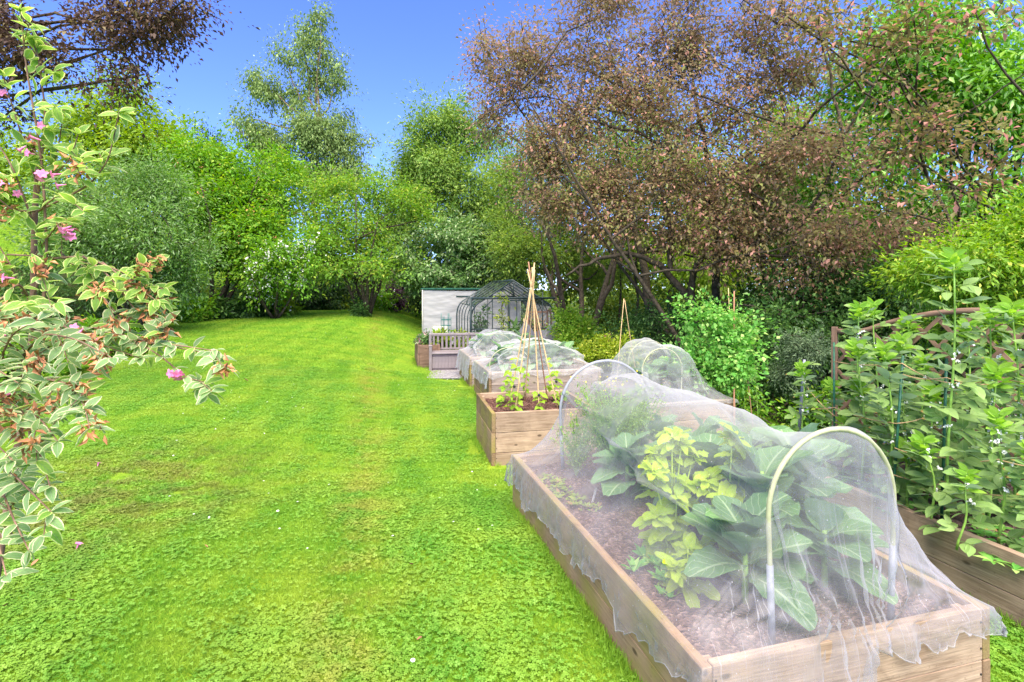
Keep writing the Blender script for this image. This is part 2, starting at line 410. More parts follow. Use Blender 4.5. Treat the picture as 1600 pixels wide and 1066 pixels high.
def limbs(rng, base, tr, lobes, cc, cl, ntwig, fork=.35, stems=1, spread=.15, lean=(0, 0), nside=7, twr=.012, top=None):
    A = Acc(); base = np.array(tuple(base), float); lb = np.array(lobes)
    H = (lb[:, 2] + lb[:, 5] * .3).max() - base[2] if top is None else top
    starts = []
    for s in range(stems):
        a = 2 * PI * s / stems + rng.rand(); sp = spread * H if stems > 1 else 0
        b0 = base + np.array([math.cos(a), math.sin(a), 0]) * (tr * 1.3 if stems > 1 else 0)
        top_ = base + np.array([math.cos(a) * sp + lean[0], math.sin(a) * sp + lean[1], H * (.9 if stems == 1 else .55 + .3 * rng.rand())])
        k = 9; t = np.linspace(0, 1, k)[:, None]
        mid = (b0 + top_) / 2 + rng.normal(size=3) * H * .03 + np.array([math.cos(a), math.sin(a), 0]) * sp * .2
        pts = curve(b0, mid, top_, k) + rng.normal(size=(k, 3)) * H * .006 * (t > 0)
        rad = tr * (1 - .82 * t[:, 0] ** .8); rad[0] *= 1.35
        A.add(*tube(pts, rad, nside)); starts.append(pts)
    nodes = []
    for i, l in enumerate(lb):
        sp = starts[i % len(starts)]
        # fork from a point of the trunk below the lobe
        zt = base[2] + max(fork * H * .5, (l[2] - l[5] * .8 - base[2]) * (.55 + .3 * rng.rand()))
        q = sp[np.argmin(abs(sp[:, 2] - zt))]
        c = l[:3]; m = (q + c) / 2 + np.array([0, 0, .12 * np.linalg.norm(c - q) * rng.uniform(-.5, 1.2)])
        pts = curve(q, m, c + (c - q) * .03, 7) + rng.normal(size=(7, 3)) * .02 * np.linalg.norm(c - q)
        pts[0] = q
        A.add(*tube(pts, np.linspace(tr * .42, twr * 1.4, 7), 5, cap=False))
        nodes.append(pts[2:])
    # twigs: every bough end joins the nearest wood already there
    nd = np.concatenate(nodes); sel = rng.permutation(len(cc))[:ntwig]; c = cc[sel]
    d0 = np.array([np.min(np.linalg.norm(nd - q, axis=1)) for q in c]); buf = np.zeros((len(nd) + 2 * len(c), 3)); buf[:len(nd)] = nd; k = len(nd)
    for j in np.argsort(d0):
        e = c[j]; dd = np.linalg.norm(buf[:k] - e, axis=1); s0 = buf[np.argmin(dd)]; ln = dd.min()
        if ln < .02: continue
        m = (s0 + e) / 2 + rng.normal(size=3) * .10 * ln + np.array([0, 0, .08 * ln]); r0 = twr * (.45 + .55 * min(1, 2.5 * d0[j] ** 0 * math.exp(-d0[j] * .8)))
        cu = curve(s0, m, e, 4); A.add(*tube(cu, np.linspace(r0, r0 * .45, 4), 3, cap=False)); buf[k] = e; buf[k + 1] = cu[2]; k += 2
    return A
def tree(name, label, cat, base, tr, lobes, mat, ncl, lpc, ll, clr, seed, bark='bark', ntwig=150, group=None, parts=('trunk', 'crown'), **kw):
    rng = np.random.RandomState(seed)
    ck = {k: kw.pop(k) for k in ('T', 'shell', 'droop', 'lsv', 'flat', 'minz', 'holes', 'sub') if k in kw}
    extra = kw.pop('extra', None)
    cc, cl, A = crown_leaves(rng, lobes, ncl, lpc, ll, clr, **ck)
    if extra is not None: extra(rng, cc, cl, A)
    rt = root(name, label, cat, base, 0, group)
    o = tuple(base)
    mkobj(parts[1], A.mesh(name + '_' + parts[1], origin=o), M[mat], rt)
    B = limbs(rng, base, tr, lobes, cc, cl, ntwig, **kw)
    mkobj(parts[0], B.mesh(name + '_' + parts[0], smooth=True, origin=o), M[bark], rt)
    return rt, cc, cl
def lobe(x, y, Y, rx, ry, rd=None):
    """crown lobe seen at x,y with half sizes rx, ry photo pixels at distance Y; rd metres deep"""
    p = P(x, y, Y); k = Y / 846
    return (p.x, p.y, p.z, rx * k, (rx * k * .8 if rd is None else rd), ry * k)
def gp(x, Y, dz=0):
    X = (x - 800) / 846 * Y; return (X, Y, float(gz(X, Y)) + dz)
# ================================================================== GROUND
def lawn_mask(X, Y):
    X = np.asarray(X, float); Y = np.asarray(Y, float)
    e = -11.3 + .5 * np.sin(Y * .6) + 1.8 * ss(20, 24, Y)
    back = 23.6 + .5 * np.sin(X * .9) + 5 * ss(-5.6, -4, X)
    right = np.where(Y < 12, 5.2 - .10 * np.maximum(Y - 3, 0) ** 1.5, -1.75)
    right = np.where(Y > 13.4, -2.3 - .12 * (Y - 13.4), right)
    m = ss(0, .25, X - e) * ss(0, .25, back - Y) * ss(0, .2, right - X)
    hill = ss(0, .6, (e - 3.6) - X)
    return np.maximum(m, hill)
def build_ground():
    g = np.sinh(np.linspace(-1, 1, 241) * 4.6) / math.sinh(4.6)
    X, Y = np.meshgrid(g * 400 - 1.5, g * 400 + 6)
    Z = gz(X, Y)
    n = X.shape[0]; V = np.stack([X, Y, Z], -1).reshape(-1, 3)
    i = np.arange(n - 1)[:, None] * n; j = np.arange(n - 1)[None]
    F = np.stack([i + j, i + j + 1, i + n + j + 1, i + n + j], -1).reshape(-1, 4)
    me = newmesh('ground', V, F, None, lawn_mask(X, Y).ravel(), True)
    N = NT('lawn_and_soil'); p = N.pos()
    n1 = N.noise(p, 22, 4, .65); n2 = N.noise(p, 1.1, 3); n3 = N.noise(p, 120, 2)
    g1 = N.mix(N.ramp(n1, .3, .7), (.13, .26, .012), (.27, .42, .03)); g1 = N.mix(N.ramp(n2, .4, .7, 0, .6), g1, (.36, .44, .03))
    g1 = N.mix(N.ramp(n3, .35, .6, .5, 0), g1, (.06, .15, .01))
    s1 = N.mix(N.ramp(n1, .3, .7), (.045, .04, .018), (.08, .085, .03)); s1 = N.mix(N.ramp(n2, .35, .6, 0, .8), s1, (.045, .10, .015))
    col = N.mix(N.ramp(N.math('ADD', N.attr('rnd'), N.math('MULTIPLY', N.math('SUBTRACT', n1, .5), .5)), .35, .6), s1, g1)
    mat = N.end(N.princ(col, .9, .1, bump=n3, bd=.03, bs=.8))
    mkobj('ground', me, mat, kind='structure')
build_ground()

# blades and clover: small patches of real leaves, laid over the lawn by geometry nodes
def grassmat(name, a, b, yl, cl=False):
    N = NT(name); p = N.pos(); r = N.attr('rnd')
    col = N.mix(r, a, b)
    col = N.mix(N.ramp(N.noise(p, 1.2, 4, .6), .42, .66, 0, .75), col, yl)
    col = N.mix(N.ramp(N.noise(p, 2.9, 3), .55, .75, 0, .45), col, [c * .7 for c in a])
    # shade of the left shrub painted brown into the grass; pale mower line
    sp = N.n('ShaderNodeSeparateXYZ'); N.l(p, sp.inputs[0])
    dx = N.math('ADD', sp.outputs[0], 3.6); dy = N.math('MULTIPLY', N.math('SUBTRACT', sp.outputs[1], 4.9), .8)
    dd = N.math('SQRT', N.math('ADD', N.math('MULTIPLY', dx, dx), N.math('MULTIPLY', dy, dy)))
    wv = N.math('MULTIPLY', N.ramp(dd, .4, 2.0, .6, 0), N.ramp(N.noise(p, 3.5, 4, .65), .38, .6))
    col = N.mix(wv, col, (.24, .17, .06))
    ln = N.math('ABSOLUTE', N.math('ADD', N.math('ADD', sp.outputs[0], .15), N.math('MULTIPLY', sp.outputs[1], .245)))
    wv = N.math('MULTIPLY', N.ramp(ln, .05, .45, .6, 0), N.ramp(N.noise(p, 2.5, 4, .65), .4, .62))
    col = N.mix(wv, col, (.42, .38, .07))
    sw = N.math('SINE', N.math('MULTIPLY', N.math('ADD', N.math('ADD', sp.outputs[0], N.math('MULTIPLY', sp.outputs[1], .245)), N.math('MULTIPLY', N.noise(p, .8, 2), .2)), 11))
    col = N.mix(N.ramp(sw, -.9, .9, 0, .16), col, (.42, .58, .06))
    pr = N.princ(col, .55, .25); t = N.n('ShaderNodeBsdfTranslucent'); N.l(col, t.inputs[0])
    return N.end(bsdf_mix(N, .4, pr, t.outputs[0]))
M['grass'] = grassmat('lawn_blades', (.125, .31, .014), (.265, .47, .04), (.37, .48, .045))
M['clover'] = grassmat('clover_leaves', (.105, .29, .022), (.24, .45, .06), (.31, .46, .055))
def make_tile(seed, size, nb, nc, bh, bw, straw=0):
    rng = np.random.RandomState(seed); A = Acc()
    T = (np.array([(-.5, 0, 0), (.5, 0, 0), (.12, .85, .0), (-.12, .85, 0.)]), [np.array([(0, 1, 2, 3)])], np.zeros((4, 2)))
    pos = np.c_[rng.rand(nb, 2) * size - size / 2, np.zeros(nb)]
    d = norm(np.c_[rng.normal(size=(nb, 2)) * .75, np.full(nb, .8)]); nm = rng.normal(size=(nb, 3))
    sc = np.stack([np.full(nb, bw) * rng.uniform(.6, 1.3, nb), bh * rng.uniform(.5, 1.3, nb), np.ones(nb)], -1)
    scatter(T, frames(d, nm), pos, sc, rng.rand(nb), A)
    me = A.mesh('grass_patch'); me.materials.append(M['grass'])
    if nc:
        B = Acc()
        hV = np.array([(0, 0, 0), (.42, .45, .1), (.36, .95, .06), (0, .82, 0), (-.36, .95, .06), (-.42, .45, .1)])
        L = (hV, [np.array([(0, 1, 2, 3), (0, 3, 4, 5)])], np.zeros((6, 2)))
        Tc = merge([(L, rot('Z', a), (0, 0, 0), 1) for a in (0, 2.1, 4.2)])
        pos = np.c_[rng.rand(nc, 2) * size - size / 2, bh * rng.uniform(.55, 1.0, nc)]
        nm = norm(np.c_[rng.normal(size=(nc, 2)) * .35, np.ones(nc)]); d = norm(np.c_[rng.normal(size=(nc, 2)), np.zeros(nc)])
        scatter(Tc, frames(d, nm), pos, .0115 * rng.uniform(.6, 1.3, nc), rng.rand(nc), B)
        me2 = B.mesh('clover_patch'); me2.materials.append(M['clover'])
        return me, me2
    return me, None
TILE_H = []
def tile_object(name, me):
    o = bpy.data.objects.new(name, me); return o
def gn_scatter(name, tile, pts, rots, scl):
    V = np.asarray(pts, np.float32)
    me = bpy.data.meshes.new(name); me.vertices.add(len(V)); me.vertices.foreach_set('co', V.ravel())
    a = me.attributes.new('rot', 'FLOAT_VECTOR', 'POINT'); a.data.foreach_set('vector', np.asarray(rots, np.float32).ravel())
    a = me.attributes.new('scl', 'FLOAT', 'POINT'); a.data.foreach_set('value', np.asarray(scl, np.float32))
    o = mkobj(name, me, kind='stuff')
    g = bpy.data.node_groups.new(name + '_nodes', 'GeometryNodeTree')
    g.interface.new_socket('Geometry', in_out='INPUT', socket_type='NodeSocketGeometry'); g.interface.new_socket('Geometry', in_out='OUTPUT', socket_type='NodeSocketGeometry')
    gi = g.nodes.new('NodeGroupInput'); go = g.nodes.new('NodeGroupOutput'); ip = g.nodes.new('GeometryNodeInstanceOnPoints')
    oi = g.nodes.new('GeometryNodeObjectInfo'); oi.inputs['Object'].default_value = tile; oi.inputs['As Instance'].default_value = True
    m2p = g.nodes.new('GeometryNodeMeshToPoints')
    na = g.nodes.new('GeometryNodeInputNamedAttribute'); na.data_type = 'FLOAT_VECTOR'; na.inputs['Name'].default_value = 'rot'
    nb = g.nodes.new('GeometryNodeInputNamedAttribute'); nb.data_type = 'FLOAT'; nb.inputs['Name'].default_value = 'scl'
    L = g.links.new
    L(gi.outputs[0], m2p.inputs['Mesh']); L(m2p.outputs[0], ip.inputs['Points']); L(oi.outputs['Geometry'], ip.inputs['Instance'])
    L(na.outputs[0], ip.inputs['Rotation']); L(nb.outputs[0], ip.inputs['Scale']); L(ip.outputs[0], go.inputs[0])
    md = o.modifiers.new('scatter', 'NODES'); md.node_group = g
    return o

# ================================================================== RAISED BEDS
TOP = .39
def frame_of(O, th):
    e1 = np.array([math.cos(th), math.sin(th), 0]); e2 = np.array([-math.sin(th), math.cos(th), 0])
    return np.array([O[0], O[1], 0.]), e1, e2
BEDS = {}
V_, F_, U_ = tube([(0, -.002, 0), (0, .004, 0)], .0048, 8); SCREW = newmesh('screw', V_, F_, U_); M['screw'] = plain('rusty_screw', (.06, .045, .04), .5, .4, .3, 60, metal=.6)
def raised_bed(key, name, label, O, th, W, L, rows, soil, matf='board', mats='board_side', soildrop=.075, t=.045, hb=.225, posts=False, side_rows=None):
    rt = root(name, label, 'raised bed', (O[0], O[1], TOP), th, 'timber raised vegetable beds')
    BEDS[key] = (frame_of(O, th), W, L)
    sd = hash(key) % 97 if False else sum(map(ord, key))
    for r in range(rows):
        z = -hb / 2 - r * (hb + .003)
        k = sd + r
        # long sides
        for (x, nm) in ((t / 2, 'a'), (W - t / 2, 'b')):
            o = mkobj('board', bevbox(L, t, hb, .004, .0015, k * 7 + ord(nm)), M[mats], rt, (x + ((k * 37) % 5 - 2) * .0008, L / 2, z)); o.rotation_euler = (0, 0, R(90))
        for x in (t / 2 + .035, W - t / 2 - .035):
            for zz in (-.06, .055): mkobj('screw', SCREW, M['screw'], rt, (x, .0015, z + zz))
        for y in (t / 2 + .003, L - t / 2 - .003):
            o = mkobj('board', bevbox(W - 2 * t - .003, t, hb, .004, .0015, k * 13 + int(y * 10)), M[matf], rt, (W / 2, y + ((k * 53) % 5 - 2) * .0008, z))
    for x in (t + .03, W - t - .03):
        for y in (t + .035, L - t - .035):
            mkobj('corner_post', bevbox(.05, .05, .5, .004), M[matf], rt, (x, y, -.28))
    # soil
    nx, ny = 40, int(40 * L / W); rng = np.random.RandomState(sd)
    xs = np.linspace(t, W - t, nx); ys = np.linspace(t, L - t, ny); X, Y = np.meshgrid(xs, ys)
    Z = -soildrop + .014 * np.sin(X * 9 + sd) * np.cos(Y * 7) + rng.normal(size=X.shape) * .006
    i = np.arange(ny - 1)[:, None] * nx; j = np.arange(nx - 1)[None]
    F = np.stack([i + j, i + j + 1, i + nx + j + 1, i + nx + j], -1).reshape(-1, 4)
    mkobj('soil', newmesh('soil', np.stack([X, Y, Z], -1).reshape(-1, 3), F, smooth=True), M[soil], rt)
    # loose chips and crumbs
    n = int(2600 * W * L); A = Acc(); T = (np.array([(-.5, -.5, 0), (.5, -.4, .1), (.4, .5, 0), (-.5, .4, .15)]), [np.array([(0, 1, 2), (0, 2, 3)])], np.zeros((4, 2)))
    pos = np.c_[rng.uniform(t, W - t, n), rng.uniform(t, L - t, n), np.full(n, -soildrop) + rng.rand(n) * .018]
    sc = np.stack([rng.uniform(.002, .006, n), rng.uniform(.004, .016, n), np.full(n, .01)], -1)
    scatter(T, frames(norm(rng.normal(size=(n, 3)) * (1, 1, .3)), norm(rng.normal(size=(n, 3)) * .5 + (0, 0, 1))), pos, sc, rng.rand(n), A)
    mkobj('mulch', A.mesh('mulch'), M['chips_' + ('dark' if soil == 'compost' else 'grey')], rt, kind='stuff')
    return rt
def chipmat(name, a, b):
    N = NT(name); return N.end(N.princ(N.mix(N.attr('rnd'), a, b), .85, .15))
M['chips_dark'] = chipmat('bark_chips', (.07, .03, .02), (.28, .14, .10)); M['chips_grey'] = chipmat('pale_crumbs', (.09, .055, .04), (.27, .18, .15))

A_TH = R(15.3)
raised_bed('A', 'raised_bed', 'nearest long timber bed, wrapped in white netting over hoops', (.706, 2.005), A_TH, 1.46, 2.66, 2, 'soil')
raised_bed('B', 'raised_bed', 'timber bed at the right edge planted with tall broad beans', (2.90, 2.10), R(16.5), 1.46, 2.66, 2, 'soil', 'board', 'board_front' if False else 'board')
raised_bed('C', 'raised_bed', 'open square timber bed of dark mulch holding the cane wigwam', (-.230, 6.09), R(12), 1.25, 1.2, 3, 'compost')
raised_bed('D', 'raised_bed', 'wide timber bed with low net, just behind the square wigwam bed', (-.385, 9.04), R(13.5), 2.0, 1.5, 3, 'soil', 'board_grey')
raised_bed('E', 'raised_bed', 'small far timber bed beside the storage bench', (-.86, 11.0), R(13.5), 1.6, 1.5, 3, 'soil', 'board_grey')
raised_bed('H', 'raised_bed', 'timber bed under a net behind the nearest bed, next to the peas', (1.62, 6.55), R(14), 1.25, 1.6, 3, 'soil')
raised_bed('J', 'raised_bed', 'planter edged with brown boards to the left of the bench', (-2.32, 13.3), R(13), .55, 1.4, 3, 'soil', 'trellis', 'trellis')

# ================================================================== LAWN SCATTER
def in_beds(X, Y, m=.0):
    r = np.zeros(X.shape, bool)
    for (O, e1, e2), W, L in BEDS.values():
        dx = X - O[0]; dy = Y - O[1]; u = dx * e1[0] + dy * e1[1]; v = dx * e2[0] + dy * e2[1]
        r |= (u > -m) & (u < W + m) & (v > -m) & (v < L + m)
    return r
def lay(size, Y0, Y1, xr, seed):
    rng = np.random.RandomState(seed)
    xs = np.arange(xr[0], xr[1], size * .82); ys = np.arange(Y0, Y1, size * .82)
    X, Y = np.meshgrid(xs, ys); X = X.ravel() + rng.normal(size=X.size) * .01; Y = Y.ravel() + rng.normal(size=Y.size) * .01
    k = (lawn_mask(X, Y) > .5) & ~in_beds(X, Y, -.03 if size < .2 else size * .45) & (abs(X / np.maximum(Y, .5)) < 1.25 + .4 / np.maximum(Y, .5)) & (Y >= Y0) & (rng.rand(len(X)) < ss(Y0 - .01, Y0 + (.01 if Y0 < 2 else Y0 * .22), Y) + (Y0 < 2)) & (rng.rand(len(X)) > ss(Y1 * .84, Y1, Y) * (Y1 < 20))
    X, Y = X[k], Y[k]; e = .05
    gx = (gz(X + e, Y) - gz(X - e, Y)) / (2 * e); gy = (gz(X, Y + e) - gz(X, Y - e)) / (2 * e)
    rz = rng.randint(0, 4, len(X)) * PI / 2 + rng.normal(size=len(X)) * .15
    gxl = gx * np.cos(rz) + gy * np.sin(rz); gyl = -gx * np.sin(rz) + gy * np.cos(rz)
    return np.c_[X, Y, gz(X, Y)], np.c_[np.arctan(gyl), -np.arctan(gxl), rz], rng.uniform(.9, 1.1, len(X)), rng
def fbm0(x, y): return np.sin(x * 2.1 + 1.5 * np.sin(y * 1.3)) * .6 + np.sin(y * 2.7 + x * 1.1) * .4 + .4 * np.sin(x * 5.3 + y * 4.1)
def lay_lawn():
    near = [make_tile(i, .16, (330, 470, 560)[i], (105, 48, 8)[i], .030, .0032) for i in range(3)]
    mid = [make_tile(10 + i, .34, 1000, (190, 30)[i], .036, .0052) for i in range(2)]
    far = [make_tile(20 + i, .9, 1100, 0, .045, .012) for i in range(2)]
    for tiles, (sz, Y0, Y1, xr, sd) in ((near, (.16, 1.3, 5.4, (-6, 3.6), 1)), (mid, (.34, 4.4, 13, (-13, 4.5), 2)), (far, (.9, 9.5, 27, (-30, 2), 3))):
        pts, rots, scl, rng = lay(sz, Y0, Y1, xr, sd)
        nf = fbm0(pts[:, 0], pts[:, 1]) + rng.normal(size=len(pts)) * .35; pick = np.clip(np.digitize(nf, (-.25, .45) if len(tiles) == 3 else (.1,)), 0, len(tiles) - 1)
        for i, (g, c) in enumerate(tiles):
            k = pick == i
            gn_scatter('grass', tile_object('grass_patch', g), pts[k], rots[k], scl[k])
            if c: gn_scatter('clover', tile_object('clover_patch', c), pts[k], rots[k], scl[k])
lay_lawn()

def edge_tufts():
    rng = np.random.RandomState(31); A = Acc(); ps = []
    for k, ((O, e1, e2), W, L) in BEDS.items():
        for a, b, nrm in ((O, O + e2 * L, -e1), (O, O + e1 * W, -e2), (O + e1 * W, O + e1 * W + e2 * L, e1)):
            n = int(np.linalg.norm(b - a) * (150 if k in 'AB' else 70)); t = rng.rand(n)[:, None]; p = a + (b - a) * t + nrm * (rng.rand(n)[:, None] ** 1.5 * .07 + .004); ps.append(p)
    p = np.concatenate(ps); p[:, 2] = gz(p[:, 0], p[:, 1]); m = 5; p = np.repeat(p, m, 0) + rng.normal(size=(len(p) * m, 3)) * (.008, .008, 0); n = len(p)
    T = (np.array([(-.5, 0, 0), (.5, 0, 0), (.12, .85, .0), (-.12, .85, 0.)]), [np.array([(0, 1, 2, 3)])], np.zeros((4, 2)))
    sc = np.stack([rng.uniform(.003, .006, n), rng.uniform(.03, .10, n), np.ones(n)], -1)
    k = lawn_mask(p[:, 0], p[:, 1]) > .4
    A = scatter(T, frames(norm(np.c_[rng.normal(size=(n, 2)) * .4, np.ones(n)]), rng.normal(size=(n, 3)))[k], p[k], sc[k], rng.rand(n)[k])
    mkobj('grass', A.mesh('grass'), M['grass'], kind='stuff')
edge_tufts()
# ================================================================== TREES AND SHRUBS
lm = leafmat
M['l_birch'] = lm('birch_leaves', (.11, .19, .045), (.26, .36, .10), third=(.36, .45, .15), tr=.35)
M['l_lime'] = lm('bright_green_leaves', (.14, .27, .02), (.32, .46, .04), third=(.36, .46, .06), tr=.4)
M['l_cotton'] = lm('grey_green_leaves', (.075, .20, .03), (.24, .39, .08), third=(.28, .40, .17), third_amt=.25, tr=.3)
M['l_vib'] = lm('fresh_green_leaves', (.09, .26, .015), (.25, .46, .04), third=(.32, .44, .05), tr=.4)
M['l_dogwood'] = lm('dogwood_leaves', (.06, .15, .035), (.19, .32, .08), third=(.40, .50, .25), third_amt=.2, tr=.35)
M['l_cherry'] = lm('yellow_tipped_leaves', (.12, .28, .03), (.28, .44, .06), third=(.45, .50, .08), third_amt=.10, tr=.45)
M['l_willow'] = lm('mid_green_leaves', (.10, .22, .03), (.27, .40, .07), third=(.33, .44, .10), third_amt=.2, tr=.4)
M['l_hazel'] = lm('olive_green_leaves', (.11, .20, .03), (.25, .38, .06), third=(.36, .44, .08), tr=.45)
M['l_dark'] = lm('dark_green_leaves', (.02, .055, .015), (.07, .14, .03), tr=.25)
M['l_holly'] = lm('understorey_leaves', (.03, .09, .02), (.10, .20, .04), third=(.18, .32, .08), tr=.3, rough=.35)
M['l_copper'] = lm('copper_plum_leaves', (.17, .075, .045), (.30, .35, .09), third=(.50, .25, .18), third_amt=.20, tr=.4, rough=.4, under=(.32, .24, .15))
M['l_copper2'] = lm('coppery_orange_leaves', (.17, .12, .06), (.32, .33, .09), third=(.58, .28, .22), third_amt=.15, tr=.45)
M['l_beech'] = lm('dark_purple_leaves', (.06, .035, .028), (.15, .085, .05), third=(.20, .15, .06), tr=.25)
M['l_laurel'] = lm('glossy_laurel_leaves', (.09, .28, .015), (.24, .50, .05), third=(.40, .62, .16), third_amt=.2, tr=.3, rough=.3, spec=.5)
M['l_spirea'] = lm('bright_shrub_leaves', (.12, .28, .02), (.32, .50, .05), third=(.48, .56, .08), tr=.4)
M['l_euon'] = lm('yellow_shrub_leaves', (.20, .32, .02), (.42, .50, .05), third=(.6, .6, .1), tr=.4)
M['l_blue'] = lm('grey_green_hebe_leaves', (.08, .13, .06), (.17, .24, .12), tr=.25)
M['l_purple'] = lm('deep_purple_leaves', (.05, .02, .04), (.12, .05, .09), tr=.25)
M['l_wood'] = lm('woodland_leaves', (.08, .16, .02), (.26, .38, .05), third=(.34, .42, .06), third_amt=.2, tr=.4)

def flowers_near(rt, rng, cc, n, r, size, mat, name, T=None, per=5, sel=None, spread=.12):
    """clusters of small petals on the side of the crown that faces the lawn"""
    c = cc if sel is None else cc[sel(cc)]
    if len(c) == 0: return
    ci = rng.randint(0, len(c), n); pos = np.repeat(c[ci] + rng.normal(size=(n, 3)) * r, per, 0) + rng.normal(size=(n * per, 3)) * spread
    N = len(pos); o = np.array(tuple(rt.location))
    A = scatter(T or D2r, frames(rng.normal(size=(N, 3)), rng.normal(size=(N, 3))), pos - o, size * rng.uniform(.6, 1.3, N), rng.rand(N))
    mkobj(name, A.mesh(name), M[mat], rt, kind='stuff')

rng0 = np.random.RandomState(5)
# far wood
def wood():
    lb = []
    for x in range(-400, 2100, 62):
        for row, Y in enumerate((30, 37)):
            yt = 345 + 30 * rng0.rand()
            if x < 380: yt = 250 + 30 * rng0.rand()
            if 560 < x < 900: yt = 310
            if 880 < x < 1090: yt = 372 + 20 * rng0.rand()
            if x > 1090: yt = 260
            if row == 0: yt += 50
            lb.append(lobe(x + 25 * row, (yt + 500) / 2, Y + 3 * rng0.rand(), 58, (505 - yt) / 2, 1.8))
    cc, cl, A = crown_leaves(rng0, lb, 6000, 14, .26, .8, shell=.75)
    mkobj('woodland', A.mesh('woodland'), M['l_wood'], kind='stuff', label='mass of green woodland beyond the garden')
wood()
def cover(name, region, n, ll, mat, seed, h=.35):
    """low ground cover on the soil"""
    rng = np.random.RandomState(seed); X = rng.uniform(region[0], region[1], n); Y = rng.uniform(region[2], region[3], n)
    k = (lawn_mask(X, Y) < .3) & ~in_beds(X, Y, .1) & (abs(X / Y) < 1.15) & ~((X > -3.2) & (X < 1.6) & (Y > 12.5) & (Y < 20)) & ~((X > -3.2) & (X < 2.2) & (Y > 10) & (Y <= 14.8)); X, Y = X[k], Y[k]; n = len(X); q = 12
    ci = np.repeat(np.arange(n), q); pos = np.c_[X, Y, gz(X, Y) + .02][ci]; hh = h * rng.uniform(.2, 1, n)[ci]
    off = rng.normal(size=(n * q, 3)) * np.array([.13, .13, 0]); off[:, 2] = rng.rand(n * q) * hh; pos = pos + off
    A = scatter(D2, frames(norm(rng.normal(size=(n * q, 3)) + (0, -.2, .3)), norm(rng.normal(size=(n * q, 3)) * .5 + (0, 0, 1))), pos, ll * rng.uniform(.5, 1.3, n * q), (.5 * rng.rand(n)[ci] + .5 * rng.rand(n * q)))
    mkobj(name, A.mesh(name), M[mat], kind='stuff')
cover('ground_cover', (-18, -8, 6, 26), 5500, .11, 'l_holly', 1)
cover('ground_cover', (-18, 14, 20, 32), 5000, .17, 'l_wood', 2, .6)
cover('ground_cover', (.5, 16, 6, 20), 9000, .10, 'l_holly', 3, .4)

L_ = lobe
# birch, tall, behind
lb = [L_(497, 75, 37, 36, 60), L_(470, 140, 37, 48, 45), L_(530, 120, 37, 22, 50), L_(430, 150, 37, 26, 28), L_(400, 125, 37, 16, 20), L_(437, 90, 37, 12, 22), L_(470, 55, 37, 12, 14), L_(500, 30, 37, 10, 22),
      L_(385, 185, 37, 20, 22), L_(372, 200, 36, 12, 14), L_(420, 215, 37, 40, 40), L_(480, 210, 36, 46, 50), L_(545, 215, 37, 36, 48), L_(570, 250, 37, 22, 34), L_(440, 270, 37, 60, 34), L_(530, 280, 37, 60, 34)]
tree('birch_tree', 'tall pale green birch rising behind the shrubs against the blue sky', 'tree', (P(497, 480, 37)[0], 37, .6), .22, lb, 'l_birch', 1500, 26, .17, .50, 11, bark='bark_light', droop=1.6, ntwig=160, shell=.1, T=D2, holes=-1.2, flat=1.5, sub=(.45, .9))
lb = [L_(322, 225, 45, 14, 18), L_(335, 240, 45, 22, 14), L_(315, 250, 45, 30, 20)]
tree('pine_tree', 'dark conifer top peeping over the left shrubs', 'tree', (P(320, 450, 45)[0], 45, .8), .25, lb, 'l_dark', 120, 30, .22, .6, 12, T=D2n, ntwig=30)
# left: lime tree, broad shrub, viburnum
lb = [L_(165, 165, 23, 45, 45), L_(120, 190, 23, 50, 50), L_(215, 195, 23, 45, 45), L_(160, 240, 23, 85, 50), L_(60, 240, 23, 70, 60), L_(255, 240, 23, 50, 45), L_(300, 250, 24, 45, 35), L_(190, 300, 23, 90, 45), L_(0, 280, 23, 60, 60)]
tree('maple_tree', 'bright yellow-green tree standing tallest behind the left-hand shrubs', 'tree', gp(150, 23), .2, lb, 'l_lime', 900, 30, .15, .6, 13, ntwig=100)
lb = [L_(130, 300, 15.5, 60, 45), L_(200, 300, 15.5, 70, 50), L_(270, 330, 16, 60, 45), L_(150, 350, 15.5, 75, 45), L_(230, 380, 15, 75, 38), L_(110, 385, 15, 50, 40), L_(300, 385, 16, 45, 38), L_(180, 425, 15.5, 80, 34), L_(270, 435, 16, 50, 34)]
rt, cc, cl = tree('cotoneaster_shrub', 'big arching grey-green shrub bulging over the left lawn edge', 'shrub', gp(215, 16), .09, lb, 'l_cotton', 1500, 24, .10, .38, 14, stems=6, spread=.35, ntwig=260, T=D2n, fork=.2, twr=.014)
lb = [L_(330, 250, 20, 55, 28), L_(390, 265, 20.5, 55, 30), L_(340, 300, 19.5, 65, 38), L_(410, 315, 20, 50, 42), L_(370, 350, 19, 60, 40), L_(300, 350, 19, 40, 40), L_(430, 365, 20, 38, 36), L_(350, 400, 19.5, 62, 28), L_(445, 285, 21, 40, 36)]
rt, cc, cl = tree('viburnum_shrub', 'vivid green shrub dotted with rusty red seed clusters', 'shrub', gp(330, 19.3), .10, lb, 'l_vib', 1300, 26, .12, .42, 15, stems=6, spread=.3, ntwig=180, fork=.2)
flowers_near(rt, np.random.RandomState(3), cc, 60, .25, .07, 'husk', 'seed_clusters', per=14, sel=lambda c: c[:, 1] < 20, spread=.10)
lb = [L_(445, 400, 18.5, 38, 26), L_(470, 415, 18.5, 26, 30), L_(420, 425, 18.5, 30, 22), L_(480, 380, 18.8, 22, 20), L_(440, 450, 19, 30, 24)]
rt, cc, cl = tree('mock_orange_shrub', 'shrub smothered in small white blossoms at the back of the lawn', 'shrub', gp(430, 18.9), .05, lb, 'l_vib', 330, 22, .10, .33, 16, stems=5, spread=.4, ntwig=60)
